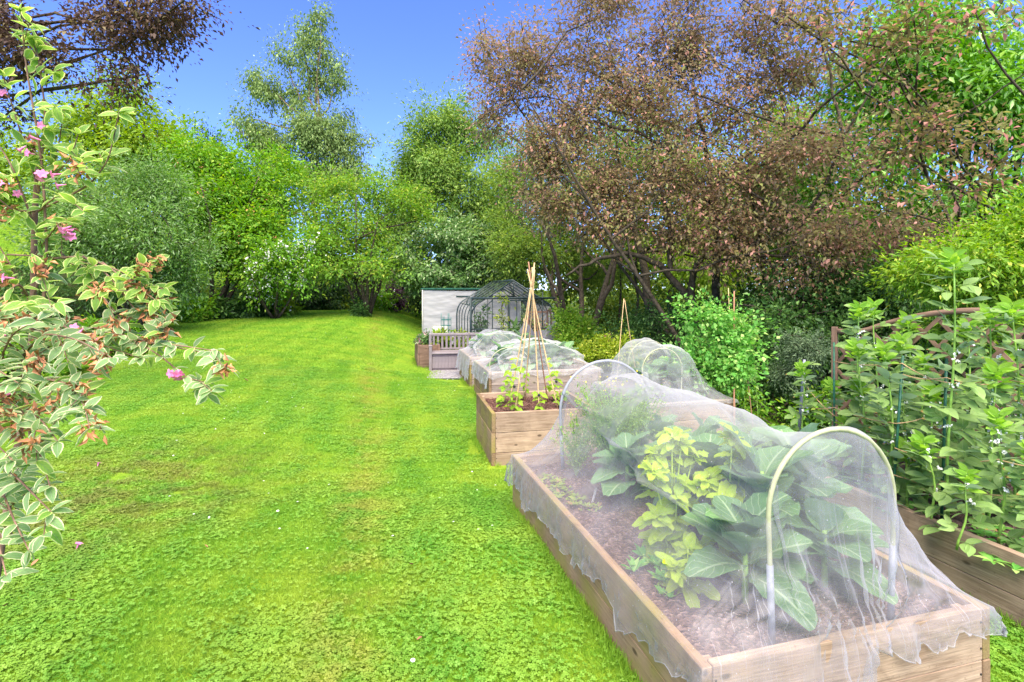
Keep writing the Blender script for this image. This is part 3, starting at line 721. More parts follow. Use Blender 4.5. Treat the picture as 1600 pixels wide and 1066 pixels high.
flowers_near(rt, np.random.RandomState(4), cc, 480, .16, .070, 'petal_white', 'blossoms', per=5, sel=lambda c: (c[:, 1] < 19.0) & (c[:, 2] < 3.4), spread=.05)
# centre: small multi-stemmed tree
lb = [L_(520, 300, 20.5, 45, 26), L_(585, 290, 20.5, 45, 30), L_(480, 335, 20, 38, 26), L_(545, 340, 20, 50, 32), L_(615, 330, 20.5, 40, 34), L_(500, 380, 19.5, 40, 28), L_(570, 385, 20, 55, 30), L_(520, 420, 19.5, 45, 16), L_(620, 385, 20.5, 42, 30), L_(585, 425, 19.5, 38, 14), L_(650, 345, 21, 30, 30)]
tree('cherry_tree', 'airy yellow-green small tree with several slim trunks rising from the far lawn', 'tree', gp(572, 20.3), .085, lb, 'l_cherry', 800, 22, .105, .40, 17, bark='bark', stems=6, spread=.26, ntwig=260, shell=.3, twr=.018, droop=.1)
lb = [L_(566, 478, 20.1, 17, 14, .4), L_(560, 488, 20.0, 12, 8, .3)]
tree('ivy_clump', 'low clump of dark green leaves around the foot of the small tree', 'plant', gp(566, 20.1), .02, lb, 'l_holly', 60, 22, .09, .14, 18, ntwig=10, parts=('stem', 'foliage'))
# big green tree right of centre
lb = [L_(700, 200, 28, 42, 38), L_(745, 235, 28, 40, 45), L_(655, 250, 28, 45, 45), L_(700, 270, 27, 60, 45), L_(635, 300, 28, 35, 40), L_(760, 300, 27, 45, 50), L_(690, 335, 27, 70, 40), L_(715, 175, 28, 12, 18), L_(665, 200, 28, 16, 24), L_(780, 350, 27, 40, 50), L_(630, 350, 28, 40, 30)]
tree('willow_tree', 'broad feathery mid-green tree directly behind the greenhouse', 'tree', gp(715, 28), .26, lb, 'l_willow', 1500, 30, .17, .6, 19, T=D2n, ntwig=160, droop=.5)
lb = [L_(690, 385, 21, 55, 22), L_(735, 370, 21, 45, 24), L_(650, 405, 20.5, 38, 18), L_(710, 420, 20.5, 60, 20), L_(760, 410, 21, 40, 28), L_(665, 430, 21, 40, 14), L_(745, 445, 21, 50, 20)]
tree('dogwood_tree', 'layered dogwood with pale drooping leaves overhanging the white shelter', 'tree', gp(725, 21.5), .10, lb, 'l_dogwood', 800, 24, .13, .34, 20, flat=.3, ntwig=120, stems=3, spread=.2, droop=.7)
lb = [L_(520, 455, 24.5, 50, 32), L_(465, 465, 24, 40, 26), L_(600, 455, 25.5, 45, 30), L_(660, 460, 24.5, 40, 30), L_(700, 465, 23.5, 40, 30), L_(760, 455, 23, 50, 40), L_(400, 460, 24, 50, 24), L_(330, 455, 23, 50, 26)]
tree('yew_hedge', 'dark shady evergreen hedge closing the back of the lawn', 'hedge', gp(540, 25), .07, lb, 'l_dark', 1100, 26, .12, .4, 21, stems=7, spread=.6, ntwig=60, parts=('stems', 'foliage'))
lb = [L_(592, 468, 22.8, 16, 16, .6), L_(600, 478, 22.6, 12, 10, .5)]
rt, cc, cl = tree('rose_bush', 'small bush with white blooms behind the slim-trunked tree', 'shrub', gp(594, 22.8), .02, lb, 'l_vib', 70, 20, .10, .2, 22, ntwig=10, parts=('stem', 'foliage'))
flowers_near(rt, np.random.RandomState(8), cc, 45, .1, .07, 'petal_white', 'blossoms', per=5, spread=.04)
lb = [L_(612, 458, 23.4, 14, 18, .6)]
tree('smoke_bush', 'small dark purple bush right of the white-flowered bush', 'shrub', gp(612, 23.4), .02, lb, 'l_purple', 50, 24, .11, .22, 23, ntwig=10, parts=('stem', 'foliage'))

lb = [L_(890, 430, 24, 50, 50, 1), L_(950, 410, 25, 50, 50, 1), L_(1010, 400, 24, 55, 55, 1), L_(1075, 400, 25, 60, 55, 1), L_(1150, 420, 24, 60, 60, 1), L_(1000, 490, 23, 60, 34, 1), L_(1100, 490, 23, 60, 40, 1), L_(930, 490, 23, 50, 34, 1), L_(1040, 440, 25, 60, 40, 1)]
tree('elder_thicket', 'green thicket filling the gaps between the trunks in the wood', 'shrub', gp(1010, 24.5), .05, lb, 'l_wood', 1100, 18, .17, .45, 27, stems=5, spread=.5, ntwig=60, parts=('stems', 'foliage'))
# right of the greenhouse: woodland edge with trunks
lb = [L_(830, 250, 21, 50, 50), L_(800, 330, 20, 45, 50), L_(860, 330, 20, 50, 50), L_(840, 400, 19, 55, 40), L_(905, 300, 21, 45, 40), L_(900, 380, 20, 45, 40), L_(790, 400, 19, 30, 40), L_(940, 420, 21, 45, 24), L_(800, 270, 22, 30, 40)]
tree('hazel_tree', 'olive-green multi-stemmed tree just right of the greenhouse roof', 'tree', gp(905, 17.5), .13, lb, 'l_hazel', 1300, 26, .11, .42, 24, stems=5, spread=.22, ntwig=220, T=D2n, twr=.02)
for i, (x, Y, tr_, ln, lab) in enumerate(((1030, 17, .20, -1.4, 'stout trunk leaning left in the wood behind the netted beds'), (1052, 18, .15, -.2, 'upright trunk next to the stout leaning one in the wood'),
                              (1072, 18.5, .13, .4, 'third dark trunk of the group behind the peas'), (1000, 20, .07, .1, 'thin pole-like sapling trunk left of the stout leaning trunk'), (972, 21, .06, -.2, 'thinnest sapling trunk in the wood, above the two-cane support'))):
    b = gp(x, Y); lbx = [(b[0] + ln + .5 * math.cos(q * 2.1), Y + .8 * math.sin(q * 2.1), 5.3 + .7 * q, 1.5, 1.4, .8) for q in range(3)]
    tree('alder_tree', lab, 'tree', b, tr_, lbx, 'l_hazel', 110, 24, .11, .5, 30 + i, lean=(ln, 0), ntwig=50, group='trunks in the wood beyond the beds')

lb = [L_(1080, 330, 18, 80, 60, 1.2), L_(1180, 300, 18, 80, 70, 1.2), L_(1280, 330, 17, 80, 70, 1.2), L_(1130, 400, 17, 90, 50, 1.2), L_(1250, 410, 17, 90, 50, 1.2), L_(1000, 350, 19, 50, 40, 1), L_(1350, 400, 16, 60, 60, 1), L_(1220, 220, 18, 50, 50, 1)]
tree('sycamore_tree', 'bright green tree showing through behind the copper-leaved crown', 'tree', gp(1190, 18), .12, lb, 'l_lime', 800, 22, .15, .5, 38, stems=3, spread=.2, ntwig=100)
# the large copper-leaved tree
lb = [L_(1090, 60, 12, 75, 55, 1.2), L_(1000, 80, 12, 80, 60, 1.2), L_(920, 60, 12.5, 55, 50, 1), L_(850, 100, 12.5, 60, 60, 1), L_(790, 140, 12.5, 40, 40, .7), L_(765, 80, 12.5, 28, 36, .6), L_(770, 190, 12.5, 24, 22, .5),
      L_(900, 170, 12, 80, 60, 1.2), L_(1010, 180, 11.5, 90, 60, 1.4), L_(1120, 170, 11, 90, 65, 1.4), L_(1230, 110, 11, 70, 45, 1), L_(1280, 30, 10, 50, 35, .7), L_(1180, 40, 11, 60, 45, 1),
      L_(850, 240, 12, 60, 45, 1), L_(940, 270, 11.5, 80, 45, 1.2), L_(1050, 280, 11, 90, 50, 1.4), L_(1170, 270, 10.5, 90, 55, 1.3), L_(1270, 240, 10, 60, 45, 1),
      L_(870, 320, 12, 50, 35, .8), L_(960, 350, 11.5, 60, 30, 1), L_(1080, 360, 11, 80, 34, 1.2), L_(1200, 360, 10, 90, 40, 1.1), L_(1320, 370, 9.5, 90, 42, 1), L_(1420, 370, 9, 50, 34, .8), L_(1260, 420, 9.8, 80, 28, .8), L_(1150, 410, 10.5, 60, 22, .9),
      L_(950, 0, 12, 60, 30, 1), L_(1100, -20, 11.5, 60, 30, 1)]
rt, cc, cl = tree('copper_plum_tree', 'large spreading copper-leaved tree with a dark leaning trunk behind the beds', 'tree', gp(1115, 11.3), .065, lb, 'l_copper', 6800, 9, .074, .24, 41, stems=4, spread=.42, ntwig=2600, shell=.0, holes=-1.5, sub=(.75, 1.15), fork=.55, twr=.011, T=D2, droop=.5, lean=(-.5, 0))
# limbs drawn across the crown, as seen
A = Acc(); o = np.array(tuple(rt.location))
for pts, r0, r1 in (((P(1112, 560, 11.3), P(1080, 470, 11.3), P(1045, 425, 11.3), P(1000, 395, 11.2), P(930, 400, 11), P(885, 430, 11)), .10, .02),
                    ((P(1085, 478, 11.3), P(1078, 440, 11.2), P(1095, 405, 11), P(1135, 385, 10.8), P(1200, 375, 10.5)), .09, .02),
                    ((P(1118, 540, 11.6), P(1120, 400, 11.6), P(1115, 290, 11.6), P(1095, 200, 11.5), P(1070, 60, 11.5)), .10, .02),
                    ((P(1045, 425, 11.3), P(1050, 360, 11.4), P(1020, 250, 11.5), P(1010, 110, 11.6)), .06, .012),
                    ((P(1120, 330, 11.6), P(1060, 240, 11.4), P(980, 200, 11.4), P(900, 190, 11.6), P(860, 130, 12)), .05, .012),
                    ((P(1118, 300, 11.6), P(1160, 240, 11), P(1230, 230, 10), P(1300, 150, 9), P(1420, 60, 8)), .05, .01),
                    ((P(1195, 375, 10.5), P(1290, 330, 10), P(1380, 250, 9), P(1520, 170, 8), P(1640, 90, 7.5)), .03, .008),
                    ((P(1150, 400, 10.6), P(1260, 400, 10), P(1380, 380, 9.5), P(1450, 330, 9)), .03, .008),
                    ((P(1240, 545, 10), P(1250, 480, 10), P(1290, 430, 9.8), P(1350, 400, 9.5)), .05, .012),
                    ((P(1120, 470, 11), P(1180, 480, 9.8), P(1240, 500, 9.4), P(1300, 485, 9)), .02, .006)):
    pp = np.array([tuple(p) for p in pts]); t = np.linspace(0, len(pp) - 1, 22); q = np.stack([np.interp(t, range(len(pp)), pp[:, k]) for k in range(3)], -1)
    for _ in range(5): q[1:-1] = (q[:-2] + 2 * q[1:-1] + q[2:]) / 4
    q = q + rng0.normal(size=q.shape) * .02; A.add(*tube(q - o, np.linspace(r0, r1, 22), 7))
mkobj('limb', A.mesh('limb', True), M['bark'], rt)
# nearer sprays of the same kind of leaves, top right and mid right
lb = [L_(1330, 60, 8, 60, 50, .5), L_(1420, 40, 7.8, 70, 45, .5), L_(1520, 30, 7.5, 60, 40, .5), L_(1400, 140, 8, 70, 40, .5), L_(1480, 200, 7.8, 80, 40, .5), L_(1400, 240, 8, 60, 30, .5), L_(1500, 280, 7.5, 90, 34, .5), L_(1560, 230, 7.3, 60, 40, .5), L_(1400, 320, 8, 80, 26, .5), L_(1280, 60, 8.2, 40, 40, .4), L_(1250, 20, 8.4, 50, 26, .4)]
rt2, _, _ = tree('copper_plum_sapling', 'arching sprays of larger red and bronze leaves before the laurel at top right', 'tree', gp(1660, 8.6), .06, lb, 'l_copper2', 430, 5, .085, .22, 42, stems=3, spread=.2, ntwig=500, shell=.05, holes=-2.2, fork=.5, twr=.008, lean=(-1.2, 0))
# overhanging purple beech, top left
lb = [L_(20, 30, 9, 90, 45, 1), L_(110, 40, 9, 80, 40, .9), L_(190, 20, 9, 70, 34, .8), L_(270, 5, 9, 45, 24, .6), L_(50, 90, 9, 60, 24, .8), L_(140, 80, 9, 50, 18, .6), L_(0, 150, 9.4, 50, 34, .6), L_(215, 60, 9, 34, 16, .4), L_(250, 45, 9, 40, 14, .4), L_(300, 15, 9, 36, 12, .4), L_(200, 105, 9, 30, 10, .3), L_(160, 130, 9, 34, 14, .4), L_(-80, 60, 9, 90, 90, 1)]
tree('copper_beech_tree', 'dark purple beech boughs hanging into the top left corner', 'tree', gp(-420, 10), .13, lb, 'l_beech', 1250, 11, .072, .24, 43, ntwig=600, holes=-1.2, twr=.01, shell=.2, droop=.6, T=D2)

# laurel and shrubs at the right
lb = [L_(1480, 40, 10.8, 80, 60, 1.5), L_(1560, 60, 10.4, 80, 80, 1.0), L_(1400, 60, 11.4, 60, 60, 1.0), L_(1340, 150, 11.4, 50, 70, 1.0), L_(1430, 150, 10.9, 80, 60, 1.0), L_(1540, 170, 10.4, 90, 70, 1.0), L_(1300, 260, 11.4, 60, 60, 1.0), L_(1400, 270, 10.9, 90, 60, 1.0), L_(1520, 290, 9.9, 100, 60, 1.0), L_(1640, 180, 9.9, 80, 120, 1.0), L_(1450, 370, 10.9, 120, 60, 1.0), L_(1600, 380, 10.4, 100, 60, 1.0), L_(1250, 350, 11.9, 80, 60, 1.0), L_(1650, 20, 10.4, 60, 90, 1.0), L_(1180, 330, 12.4, 60, 50, 1.0)]
tree('laurel_tree', 'tall glossy bright green laurel filling the top right corner', 'tree', gp(1560, 11.2), .16, lb, 'l_laurel', 1700, 18, .15, .42, 44, T=D2n, ntwig=120, stems=4, spread=.2)
lb = [L_(1550, 370, 6.6, 60, 45, .6), L_(1500, 410, 6.6, 60, 34, .6), L_(1600, 410, 6.4, 60, 55, .6), L_(1640, 360, 6.4, 50, 50, .6), L_(1460, 440, 6.8, 40, 30, .5), L_(1560, 455, 6.6, 80, 34, .6), L_(1520, 500, 6.8, 90, 34, .6)]
tree('spirea_shrub', 'bright lime-green shrub above the arched trellis at the right edge', 'shrub', gp(1580, 6.8), .03, lb, 'l_spirea', 760, 20, .062, .17, 45, T=D2n, stems=6, spread=.35, ntwig=160, twr=.005)
lb = [L_(1200, 470, 10.5, 60, 40, .8), L_(1290, 480, 10, 70, 40, .8), L_(1380, 460, 9.5, 70, 40, .8), L_(1230, 530, 9.5, 60, 40, .8), L_(1340, 540, 9, 80, 40, .8), L_(1200, 590, 9, 50, 34, .7), L_(1450, 520, 9, 80, 60, .8), L_(1130, 520, 11, 60, 50, .8), L_(1560, 520, 9, 80, 80, .8)]
tree('holly_thicket', 'dark green thicket in the shade right of the pea plants', 'shrub', gp(1330, 9.8), .05, lb, 'l_holly', 1500, 22, .075, .26, 46, stems=7, spread=.4, ntwig=160, parts=('stems', 'foliage'))
lb = [L_(1035, 500, 12.5, 45, 26, .7), L_(1000, 520, 12, 40, 26, .6), L_(1060, 540, 12, 50, 34, .6), L_(1100, 500, 12.6, 40, 30, .6)]
tree('dark_shrub', 'rounded dark shrub between the two-cane support and the peas', 'shrub', gp(1035, 12.6), .04, lb, 'l_holly', 420, 22, .07, .26, 47, T=D2n, stems=4, spread=.4, ntwig=50, parts=('stems', 'foliage'))
lb = [L_(1262, 545, 7.9, 32, 28, .35), L_(1250, 580, 7.9, 34, 26, .35)]
tree('hebe_shrub', 'rounded grey-green shrub behind the pale wooden stake', 'shrub', gp(1255, 8.0), .02, lb, 'l_blue', 320, 22, .036, .09, 48, T=D2n, ntwig=30, parts=('stems', 'foliage'))
lb = [L_(945, 545, 11.2, 30, 22, .5), L_(925, 560, 11.2, 24, 20, .4), L_(975, 560, 11.2, 28, 20, .4)]
tree('golden_shrub', 'low yellow-leaved shrub beside the netted brassica bed', 'shrub', gp(950, 11.4), .02, lb, 'l_euon', 260, 20, .055, .14, 49, stems=4, spread=.4, ntwig=30, parts=('stems', 'foliage'))
lb = [L_(895, 505, 13.5, 22, 24, .5), L_(905, 530, 13, 26, 22, .5), L_(880, 545, 13, 20, 20, .5)]
tree('privet_shrub', 'fresh green bush touching the right side of the greenhouse', 'shrub', gp(898, 13.6), .02, lb, 'l_spirea', 280, 20, .07, .17, 50, stems=4, spread=.4, ntwig=30, parts=('stems', 'foliage'))
lb = [L_(1180, 640, 8, 30, 20, .3), L_(1230, 630, 8, 40, 22, .4), L_(1290, 640, 7.6, 40, 24, .4), L_(1120, 600, 8.4, 50, 40, .5)]
tree('raspberry_patch', 'low leafy bramble-like plants under the thicket behind the pale stake', 'plant', gp(1220, 8.0), .01, lb, 'l_vib', 260, 14, .06, .16, 51, stems=5, spread=.5, ntwig=40, parts=('stems', 'foliage'))

# border plants along the lawn edge
def fronds(name, label, cat, base, n, ln, mat, seed, w=.16, up=.7, group=None):
    rng = np.random.RandomState(seed); rt = root(name, label, cat, base, 0, group); V = []
    for i in range(n):
        a = 2 * PI * i / n + rng.rand() * .5; l = ln * rng.uniform(.7, 1.1)
        A = Acc(); k = 12; t = np.linspace(0, 1, k)
        r = l * t * .75; z = l * (up * t - .55 * t ** 2.2)
        sp = np.c_[np.cos(a) * r, np.sin(a) * r, z]; A.add(*tube(sp, np.linspace(.006, .002, k), 3, False))
        m = 26; tt = np.repeat(np.linspace(.12, .98, m), 2); sg = np.tile([1, -1], m)
        pos = np.stack([np.interp(tt, t, sp[:, q]) for q in range(3)], -1)
        side = np.array([-math.sin(a), math.cos(a), 0]); d = sg[:, None] * side + np.array([math.cos(a), math.sin(a), .1]) * .35
        sc = w * l * np.sin(PI * tt ** .7 * .96 + .05) + .01
        scatter(D2n, frames(d, np.tile([0, 0, 1.], (2 * m, 1)) + rng.normal(size=(2 * m, 3)) * .2), pos, sc, rng.rand(2 * m), A)
        mkobj('frond', A.mesh('frond'), M[mat], rt)
for i, (x, Y, n, l, lab) in enumerate(((95, 10.6, 11, 1.0, 'large fern behind the trunk of the variegated shrub'), (130, 11.2, 9, .85, 'second fern, right of the large one, at the left lawn edge'), (40, 11, 9, .8, 'fern at the far left edge under the uphill lawn'),
                                  (250, 16.6, 9, .9, 'bright fern where the grey-green shrub meets the lawn'))):
    fronds('fern', lab, 'fern', gp(x, Y), n, l, 'l_vib', 60 + i, group='ferns in the left border')
def lowplant(name, label, x, Y, rx, ry, mat, ncl, ll, seed, T=D2, cat='plant', fl=None, group=None):
    g = gp(x, Y); k = Y / 846
    lb = [(g[0] + dx * rx * k, g[1] + dy * .3, g[2] + ry * k * .75, rx * k * .55, .35, ry * k * .8) for dx, dy in ((-.5, 0), (.5, .3), (0, -.5))]
    rt, cc, cl = tree(name, label, cat, g, .012, lb, mat, ncl, 16, ll, .13, seed, ntwig=12, T=T, parts=('stems', 'foliage'), group=group)
    if fl: flowers_near(rt, np.random.RandomState(seed), cc, fl[1], .12, .05, fl[0], 'flowers', per=4, spread=.02)
lowplant('hosta_clump', 'dark broad-leaved clump at the back left lawn edge below the arching stems', 355, 19.0, 45, 20, 'l_holly', 150, .16, 70)
lowplant('hosta_clump', 'dark leafy clump left of the yellow-green border bush', 400, 19.6, 28, 18, 'l_holly', 110, .16, 71)
lowplant('golden_hosta', 'yellow-green bush at the lawn edge below the white blossoms', 437, 20.4, 24, 18, 'l_euon', 120, .12, 72)
lowplant('geranium_clump', 'green leafy border plant with mauve flowers at the far left', 20, 9.6, 80, 44, 'l_vib', 330, .07, 73, fl=('petal_blue', 20))
lowplant('geranium_clump', 'low green border plants between the ferns and the grey-green shrub', 175, 12.5, 60, 34, 'l_vib', 300, .08, 74)
lowplant('border_shrub', 'dark low plant at the back lawn edge right of the yellow-green bush', 490, 23.2, 50, 20, 'l_dark', 130, .12, 75)
lowplant('border_shrub', 'fresh green low plant at the foot of the grey-green shrub', 300, 18.3, 30, 26, 'l_vib', 140, .12, 76)
# ================================================================== HOOPS, NETS
def arch_pts(uc, a, h, n=22, squash=1.0):
    """hoop profile (u, z) from left foot to right foot, z measured from the bed top"""
    z0 = -.10; zs = h - a * squash
    L = [(uc - a * (1 - .06 * (1 - q)), z0 + (zs - z0) * q) for q in np.linspace(0, 1, 6)[:-1]]
    A_ = [(uc - a * math.cos(t), zs + a * squash * math.sin(t)) for t in np.linspace(0, PI, n)]
    return L + A_ + [(2 * uc - u, z) for u, z in L[::-1]]
def hull(pts):
    pts = sorted(pts); up = []
    for p in pts:
        while len(up) >= 2 and (up[-1][0] - up[-2][0]) * (p[1] - up[-2][1]) - (up[-1][1] - up[-2][1]) * (p[0] - up[-2][0]) >= 0: up.pop()
        up.append(p)
    return up
def resample(pl, n):
    pl = np.array(pl); d = np.r_[0, np.cumsum(np.linalg.norm(np.diff(pl, axis=0), axis=1))]; t = np.linspace(0, d[-1], n)
    return np.stack([np.interp(t, d, pl[:, 0]), np.interp(t, d, pl[:, 1])], -1)
def fbm(x, y, s=0):
    return (np.sin(x * 1.0 + 1.7 * np.sin(y * .7 + s) + s) + .5 * np.sin(x * 2.3 + y * 1.9 + s * 2) + .35 * np.sin(y * 3.7 - x * 1.1 + s * 3) + .25 * np.sin(x * 5.9 + s) * np.cos(y * 5.1)) / 2.1
def hoop(label, bed, v, uc, a, h, r=.011, sleeve=0, squash=1.0, thing=True, mat='hoop'):
    (O, e1, e2), W, L = BEDS[bed]; squash = min(1, h * .8 / a); pr = arch_pts(uc, a, h, squash=squash)
    pts = np.array([O + e1 * u + e2 * v + np.array([0, 0, TOP + z]) for u, z in pr])
    b = pts[0]; rt = root('hoop', label, 'hoop', tuple(b), 0, 'hoops holding up the netting')
    mkobj('hose', newmesh('hose', *(lambda t: (t[0] - b, t[1], t[2]))(tube(pts, r, 10)), smooth=True), M[mat], rt)
    if sleeve:
        for q in (pts[0:6], pts[-6:]):
            lowz = q[np.argmin(q[:, 2])]; hi = q[np.argmax(q[:, 2])]
            e = lowz + (hi - lowz) * min(1, sleeve / max(.01, np.linalg.norm(hi - lowz)))
            mkobj('sleeve', newmesh('sleeve', *(lambda t: (t[0] - b, t[1], t[2]))(tube([lowz, (lowz + e) / 2, e], r * 1.35, 10)), smooth=True), M['sleeve'], rt)
    return rt
def netting(label, bed, stations, hem, mat='net', ns=84, seed=1, knot=None, top_extra=.0, out=.012, rim=.006, lift=None, name='netting_cover', bumps=.012):
    """stations: (v, uc, a, h) hoops in order from the near end; hem = (front(q), back, left, right) drop in metres"""
    (O, e1, e2), W, L = BEDS[bed]; rng = np.random.RandomState(seed)
    rows = []; ss_ = np.linspace(0, 1, ns)
    def rimrow(v): return np.stack([-rim + (W + 2 * rim) * ss_, np.full(ns, v), np.full(ns, .004)], -1)
    def hooprow(st):
        v, uc, a, h = st[:4]; h = h + .012
        pr = hull([(-rim, .004), (W + rim, .004)] + [(u, z + .0) for u, z in arch_pts(uc, a + .012, h, squash=min(1, h * .8 / a)) if z > 0])
        pr = resample(pr, ns)
        # slack between the rim and the hoop
        wgt = np.clip(1 - (pr[:, 1] / max(h - a, .05)), 0, 1); side = np.sign(uc - pr[:, 0])
        pr[:, 0] += side * .10 * np.sin(PI * np.clip(pr[:, 1] / max(h - a * .3, .1), 0, 1)) * (abs(pr[:, 0] - uc) > a)
        return np.stack([pr[:, 0], np.full(ns, v), pr[:, 1]], -1)
    keys = [rimrow(-rim)] + [hooprow(s) for s in stations] + [rimrow(L + rim)]
    for k in range(len(keys) - 1):
        n = 22; A0, A1 = keys[k], keys[k + 1]; inner = 0 < k < len(keys) - 2
        for q in np.linspace(0, 1, n, endpoint=False):
            r = A0 * (1 - q) + A1 * q
            if inner:
                sg = stations[k - 1][4] if len(stations[k - 1]) > 4 else .1
                f = 1 - sg * math.sin(PI * q) ** .8; r[:, 2] *= f
                r[:, 0] = r[:, 0] + (stations[k - 1][1] - r[:, 0]) * .10 * math.sin(PI * q) * np.clip(r[:, 2] / .5, 0, 1)
            else:
                qq = q if k == 0 else 1 - q; r[:, 2] *= (1 - .16 * math.sin(PI * qq))
            rows.append(r)
    rows.append(keys[-1]); G = np.array(rows)           # (nt, ns, 3) in u, v, z
    nt = len(G)
    tt = np.arange(nt)[:, None] / 10.; sx = np.arange(ns)[None, :] / 10.
    hgt = np.clip(G[:, :, 2] / .12, 0, 1)
    G[:, :, 2] += hgt * (bumps * fbm(sx * 2.1, tt * 2.6, seed) + bumps * .5 * fbm(sx * 5, tt * 4, seed + 3))
    G[:, :, 0] += hgt * bumps * .9 * fbm(sx * 3.3, tt * 3, seed + 7)
    G[:, :, 1] += hgt * bumps * .9 * fbm(sx * 3.9, tt * 2.2, seed + 5)
    pl = np.zeros((nt, ns))
    # pleats running from the rim up the walls
    low = np.exp(-(G[:, :, 2] / .22) ** 2) * hgt
    G[:, :, 1] += low * .008 * np.sin(tt * 19 + 2 * np.sin(tt * 3)); pl += low * .5
    fr = np.zeros((nt, ns))
    if stations:
        fr = np.clip(1 - G[:, :, 1] / stations[0][0], 0, 1)
    m = (fr > 0)
    G[:, :, 1] += m * .010 * np.sin(G[:, :, 0] * 62 + 2.5 * np.sin(G[:, :, 0] * 9)) * np.sin(PI * np.clip(fr, 0, 1)) * (.4 + fr)
    pl += .6 * fr
    if knot:
        uk, zk, vk = knot
        du = G[:, :, 0] - uk; dz = np.hypot(G[:, :, 2] - zk, np.maximum(G[:, :, 1] - vk, 0)); an = np.arctan2(dz, du); rr = np.hypot(du, dz)
        fo = m * np.exp(-(rr / .55) ** 2) * np.clip(rr / .05, 0, 1)
        G[:, :, 1] += fo * .022 * np.sin(an * 26 + 3 * np.sin(an * 5))
        pl += fo * .9
    # skirt that hangs outside the boards
    K = 9; E = np.zeros((nt + 2 * K, ns + 2 * K, 3)); PL = np.zeros((nt + 2 * K, ns + 2 * K))
    for i in range(nt + 2 * K):
        ic = min(max(i - K, 0), nt - 1); di = max(K - i, i - (nt + K - 1), 0) / K; ci_ = -1 if i < K else (1 if i > nt + K - 1 else 0)
        for j in range(ns + 2 * K):
            jc = min(max(j - K, 0), ns - 1); dj = max(K - j, j - (ns + K - 1), 0) / K; cj = -1 if j < K else (1 if j > ns + K - 1 else 0)
            g = G[ic, jc].copy(); PL[i, j] = pl[ic, jc] + .6 * max(di, dj)
            if di or dj:
                u = g[0] / W; v = g[1] / L
                hf = (hem[0](u) if callable(hem[0]) else hem[0]) if ci_ < 0 else hem[1]
                hs = hem[2](v) if callable(hem[2]) and cj < 0 else (hem[3](v) if callable(hem[3]) and cj > 0 else (hem[2] if cj < 0 else hem[3]))
                drop = max(di * hf if ci_ else 0, dj * hs if cj else 0)
                w1 = out + .5 * drop * .35 * (1 + fbm(g[0] * 22 + seed, g[1] * 22, seed)) * .6
                g[0] += cj * (w1 * min(1, dj * 3)) ; g[1] += ci_ * (w1 * min(1, di * 3))
                g[2] -= drop * (1 + .16 * fbm(g[0] * 17, g[1] * 17, seed + 2) + .10 * fbm(g[0] * 47, g[1] * 47, seed + 4)) - .003; g[0] += cj * .006 * rng.normal() * min(1, drop * 12); g[1] += ci_ * .006 * rng.normal() * min(1, drop * 12)
            E[i, j] = g
    if knot:
        uk, zk, vk = knot
        d2 = np.hypot(E[:, :, 0] - uk, E[:, :, 2] - zk); pull = np.exp(-(d2 / .05) ** 2) * (E[:, :, 1] < .1)
        E[:, :, 0] += (uk - E[:, :, 0]) * pull * .75; E[:, :, 2] += (zk - E[:, :, 2]) * pull * .5; E[:, :, 1] -= pull * .02
    if lift is not None: lift(E)
    nT, nS = E.shape[:2]; Wd = O[None, None] + E[:, :, :1] * e1 + E[:, :, 1:2] * e2; Wd[:, :, 2] += TOP + E[:, :, 2]
    i = np.arange(nT - 1)[:, None] * nS; j = np.arange(nS - 1)[None]
    F = np.stack([i + j, i + j + 1, i + nS + j + 1, i + nS + j], -1).reshape(-1, 4)
    uv = np.stack(np.meshgrid(np.linspace(0, 1, nS), np.linspace(0, 1, nT)), -1).reshape(-1, 2)
    b = O + np.array([0, 0, TOP]); rt = root(name, label, 'netting', tuple(b), 0, 'netting over the beds')
    mkobj('mesh_sheet', newmesh('mesh_sheet', Wd.reshape(-1, 3) - b, F, uv, np.clip(PL, 0, 1).ravel(), True), M[mat], rt)
    # gathered hem: a soft crumpled roll along the bottom edge
    per = np.concatenate([Wd[0, :], Wd[1:, -1], Wd[-1, -2::-1], Wd[-2:0:-1, 0]])
    t = np.arange(len(per)); rad = .0014 + .0032 * np.abs(fbm(t * .31, t * .17, seed)) ** 1.5
    V, Fh, u2 = tube(per - b, rad, 6); V = V + rng.normal(size=V.shape) * .0010
    mkobj('hem', newmesh('hem', V, Fh, u2, None, True), M['net_hem'], rt)
    return rt


hoop('near cream hose hoop with grey pipe legs under the front of the net', 'A', .14, .745, .335, .80, .0105, .36)
hoop('grey hoop holding up the far end of the nearest net', 'A', 2.42, .74, .40, .80, .0115, .30, mat='sleeve')
def hemA(u): return .10 + .34 * float(1 - ss(.44, .56, u)) + .035 * fbm(u * 17, 0, 1) + .02 * fbm(u * 47, 0, 4)
netting('large translucent white net over the nearest bed, gathered in a knot at the front', 'A', [(.14, .745, .335, .80, .10), (.85, .68, .50, .74, .0), (1.3, .70, .46, .75, .03), (2.05, .74, .38, .74, .10), (2.42, .74, .40, .80)], (hemA, .22, lambda v: .15 + .045 * fbm(v * 21, 0, 2) + .04 * fbm(v * 47, 1, 3) + .09 * v, .12), seed=2, knot=(.77, -.055, -.02), ns=110, bumps=.007)
hoop('cream hoop at the left of the wide low net behind the wigwam bed', 'D', .25, .42, .36, .38, .008)
hoop('cream hoop in the middle of the wide low net behind the wigwam bed', 'D', .75, 1.25, .36, .43, .008)
netting('wide low white net over the bed behind the wigwam', 'D', [(.16, .95, .80, .42, .05), (.7, 1.0, .84, .47, .08), (1.3, 1.0, .8, .42)], (lambda u: .09 + .03 * math.sin(u * 31), .1, .26, .1), seed=5, mat='net_far', bumps=.03)
hoop('cream hoop over the small far bed next to the bench', 'E', .3, .6, .4, .44, .008)
